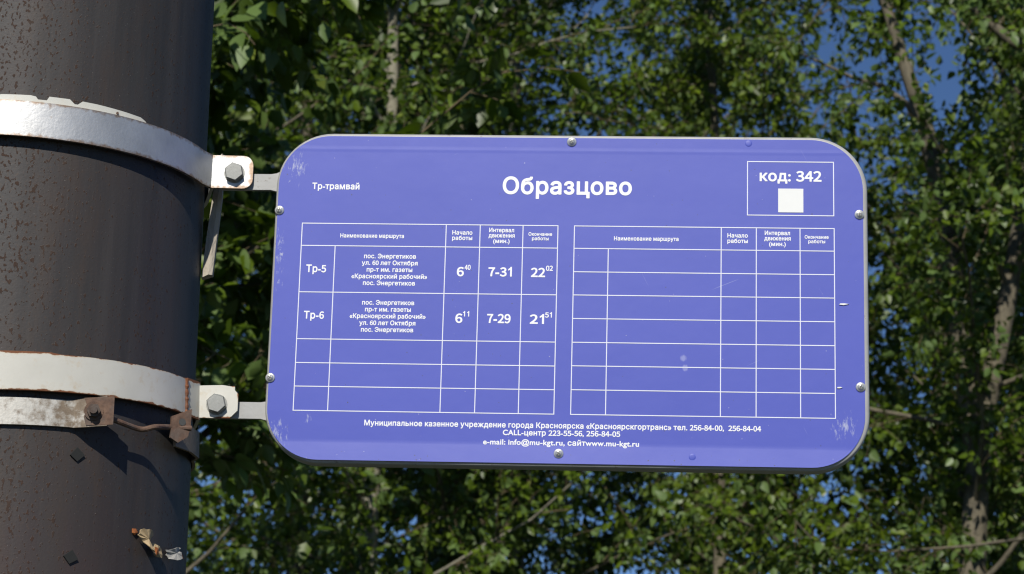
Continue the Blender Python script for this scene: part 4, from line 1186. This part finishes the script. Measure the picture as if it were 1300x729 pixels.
    for i in idx:
        o = bpy.data.objects.new('leaf', me)
        m = Matrix((X[i], D[i], N[i])).transposed().to_4x4()
        o.matrix_basis = Matrix.Translation(Vector(P[i] - B)) @ m @ Matrix.Scale(float(S[i]), 4)
        link(o, root)
    keep = np.ones(len(P), bool); keep[idx] = False
    P, D, N, X, S = P[keep], D[keep], N[keep], X[keep], S[keep]
    lv = LEAF_V[None] * S[:, None, None]
    V = (P - B)[:, None, :] + lv[..., 0:1] * X[:, None, :] + lv[..., 1:2] * D[:, None, :] + lv[..., 2:3] * N[:, None, :]
    b = np.arange(len(P))[:, None] * 6
    F = np.concatenate([b + np.array([[0, 3, 2, 1]]), b + np.array([[0, 5, 4, 3]])], 1).reshape(-1, 4)
    o = link(bpy.data.objects.new('crown', fast_mesh('crown', V.reshape(-1, 3), F, M[leafmat])), root)
    o['kind'] = 'stuff'
    return len(P) + len(idx)

# the crowns leave an opening at the upper right where the sky shows, and a smaller one in front of the tan trunk
GAP = lambda y, x, z, sx, sz: (x, y, z, sx, 4.0, sz)
SKY_GAP = {16.5: GAP(16.5, 3.00, 7.36, 0.64, 0.42), 15.2: GAP(15.2, 2.76, 6.92, 0.60, 0.40), 20.5: GAP(20.5, 3.74, 8.80, 0.72, 0.48), 23.5: GAP(23.5, 4.15, 9.80, 0.90, 0.65)}
TRUNK_GAP = [(3.42, 15.2, 5.62, 0.42, 1.25, 0.42), (3.10, 15.2, 4.15, 0.30, 1.2, 0.35)]
TREES = [
    dict(name='poplar_tree', label='nearest poplar with large leaves just right of the dark pole', base=(-1.75, 9.2), height=8.0, radius=2.1, trunk_r=0.11, seed=3, n_limb=32, leaf_len=0.088, z_low=2.9, dens=1.4),
    dict(name='poplar_tree', label='slim pale-barked poplar seen below the left half of the sign', base=(-1.0, 18.0), height=12.5, radius=2.4, trunk_r=0.09, seed=5, bark='bark_pale', z_low=1.6),
    dict(name='poplar_tree', label='grey forked poplar whose trunk shows under the sign left of its middle', base=(-0.42, 19.4), height=13, radius=2.4, trunk_r=0.12, seed=7, z_low=1.8,
         limbs=[([(-0.40, 19.4, 3.2), (-0.05, 19.3, 4.3), (0.22, 19.3, 5.2), (0.6, 19.2, 6.6), (0.8, 19.2, 7.8)], 0.06)]),
    dict(name='poplar_tree', label='pale thin-trunked poplar rising behind the middle of the sign', base=(0.15, 22.5), height=14, radius=2.6, trunk_r=0.12, seed=9, bark='bark_pale', leafmat='leaf_far', z_low=1.6),
    dict(name='poplar_tree', label='dense poplar crown above the sign right of its middle', base=(1.75, 20.5), height=13, radius=2.6, trunk_r=0.08, seed=12, leafmat='leaf_far', z_low=1.6, openings=[SKY_GAP[20.5]]),
    dict(name='poplar_tree', label='leaning tan-trunked poplar at the right of the sign with open limbs', base=(3.0, 16.5), height=11, radius=2.3, trunk_r=0.125, seed=15, z_low=1.6, n_limb=30, openings=[SKY_GAP[16.5]] + TRUNK_GAP, shoots=1.0,
         trunk_pts=[(3.0, 16.5, 0), (3.08, 16.5, 2.0), (3.22, 16.5, 3.8), (3.30, 16.5, 4.8), (3.52, 16.5, 5.8), (3.75, 16.55, 7.0), (3.85, 16.6, 8.6), (3.9, 16.6, 10.4)],
         limbs=[([(3.28, 16.5, 4.7), (3.16, 16.4, 5.6), (3.05, 16.4, 6.5), (2.93, 16.4, 7.08), (2.78, 16.45, 7.6), (2.64, 16.5, 8.15), (2.5, 16.5, 9.2)], 0.095),
                ([(2.96, 16.4, 6.95), (2.82, 16.35, 7.17), (2.62, 16.3, 7.30), (2.40, 16.3, 7.36), (2.1, 16.3, 7.5)], 0.034)]),
    dict(name='poplar_tree', label='poplar at the right picture edge reaching bare limbs into the top corner', base=(5.2, 15.2), height=11, radius=2.6, trunk_r=0.15, seed=18, z_low=1.6, n_limb=28, openings=[SKY_GAP[15.2]] + TRUNK_GAP,
         limbs=[([(5.1, 15.2, 5.6), (4.3, 15.1, 6.5), (3.6, 15.0, 7.0), (3.25, 15.0, 7.2), (2.98, 15.0, 7.45), (2.8, 15.0, 7.9)], 0.07)]),
    dict(name='poplar_tree', label='poplar hidden mostly by the dark pole at the far left', base=(-3.0, 15.6), height=12, radius=2.6, trunk_r=0.13, seed=21, z_low=1.6, n_limb=32, dens=1.2),
    dict(name='poplar_tree', label='far poplar behind the leaning tan trunk at the right picture edge', base=(5.0, 22.5), height=14, radius=2.7, trunk_r=0.13, seed=24, leafmat='leaf_far', z_low=1.6, leaf_len=0.08, dens=1.0, openings=[SKY_GAP[23.5]]),
    dict(name='poplar_tree', label='far poplar seen low between the pole and the slim pale trunk', base=(-2.2, 23.5), height=14, radius=2.7, trunk_r=0.13, seed=27, leafmat='leaf_far', z_low=1.6, leaf_len=0.08, dens=1.2),
]
TREES.append(dict(name='poplar_tree', label='low poplar close behind the leaning tan trunk', base=(3.45, 20.0), height=8.3, radius=2.3, trunk_r=0.09, seed=31, leafmat='leaf_far', z_low=1.6, n_limb=28, leaf_len=0.072, dens=1.15, openings=[SKY_GAP[20.5]]))
for k_, (bx_, by_, lb_) in enumerate([(-4.2, 29.0, 'far-off poplar deep behind the trees left of the pole edge'), (-0.9, 30.5, 'far-off poplar deep behind the left half of the sign'),
                                     (2.4, 29.5, 'far-off poplar deep behind the right half of the sign'), (6.6, 30.0, 'far-off poplar deep behind the trees at the right picture edge')]):
    TREES.append(dict(name='poplar_tree', label=lb_, base=(bx_, by_), height=15.5, radius=3.2, trunk_r=0.14, seed=40 + k_, leafmat='leaf_far', z_low=2.0, n_limb=36, leaf_len=0.095, dens=0.85, n_obj=0,
                      openings=[(5.2, 29.5, 11.95, 1.3, 6.0, 0.95)]))
for spec in TREES:
    make_tree(**spec)
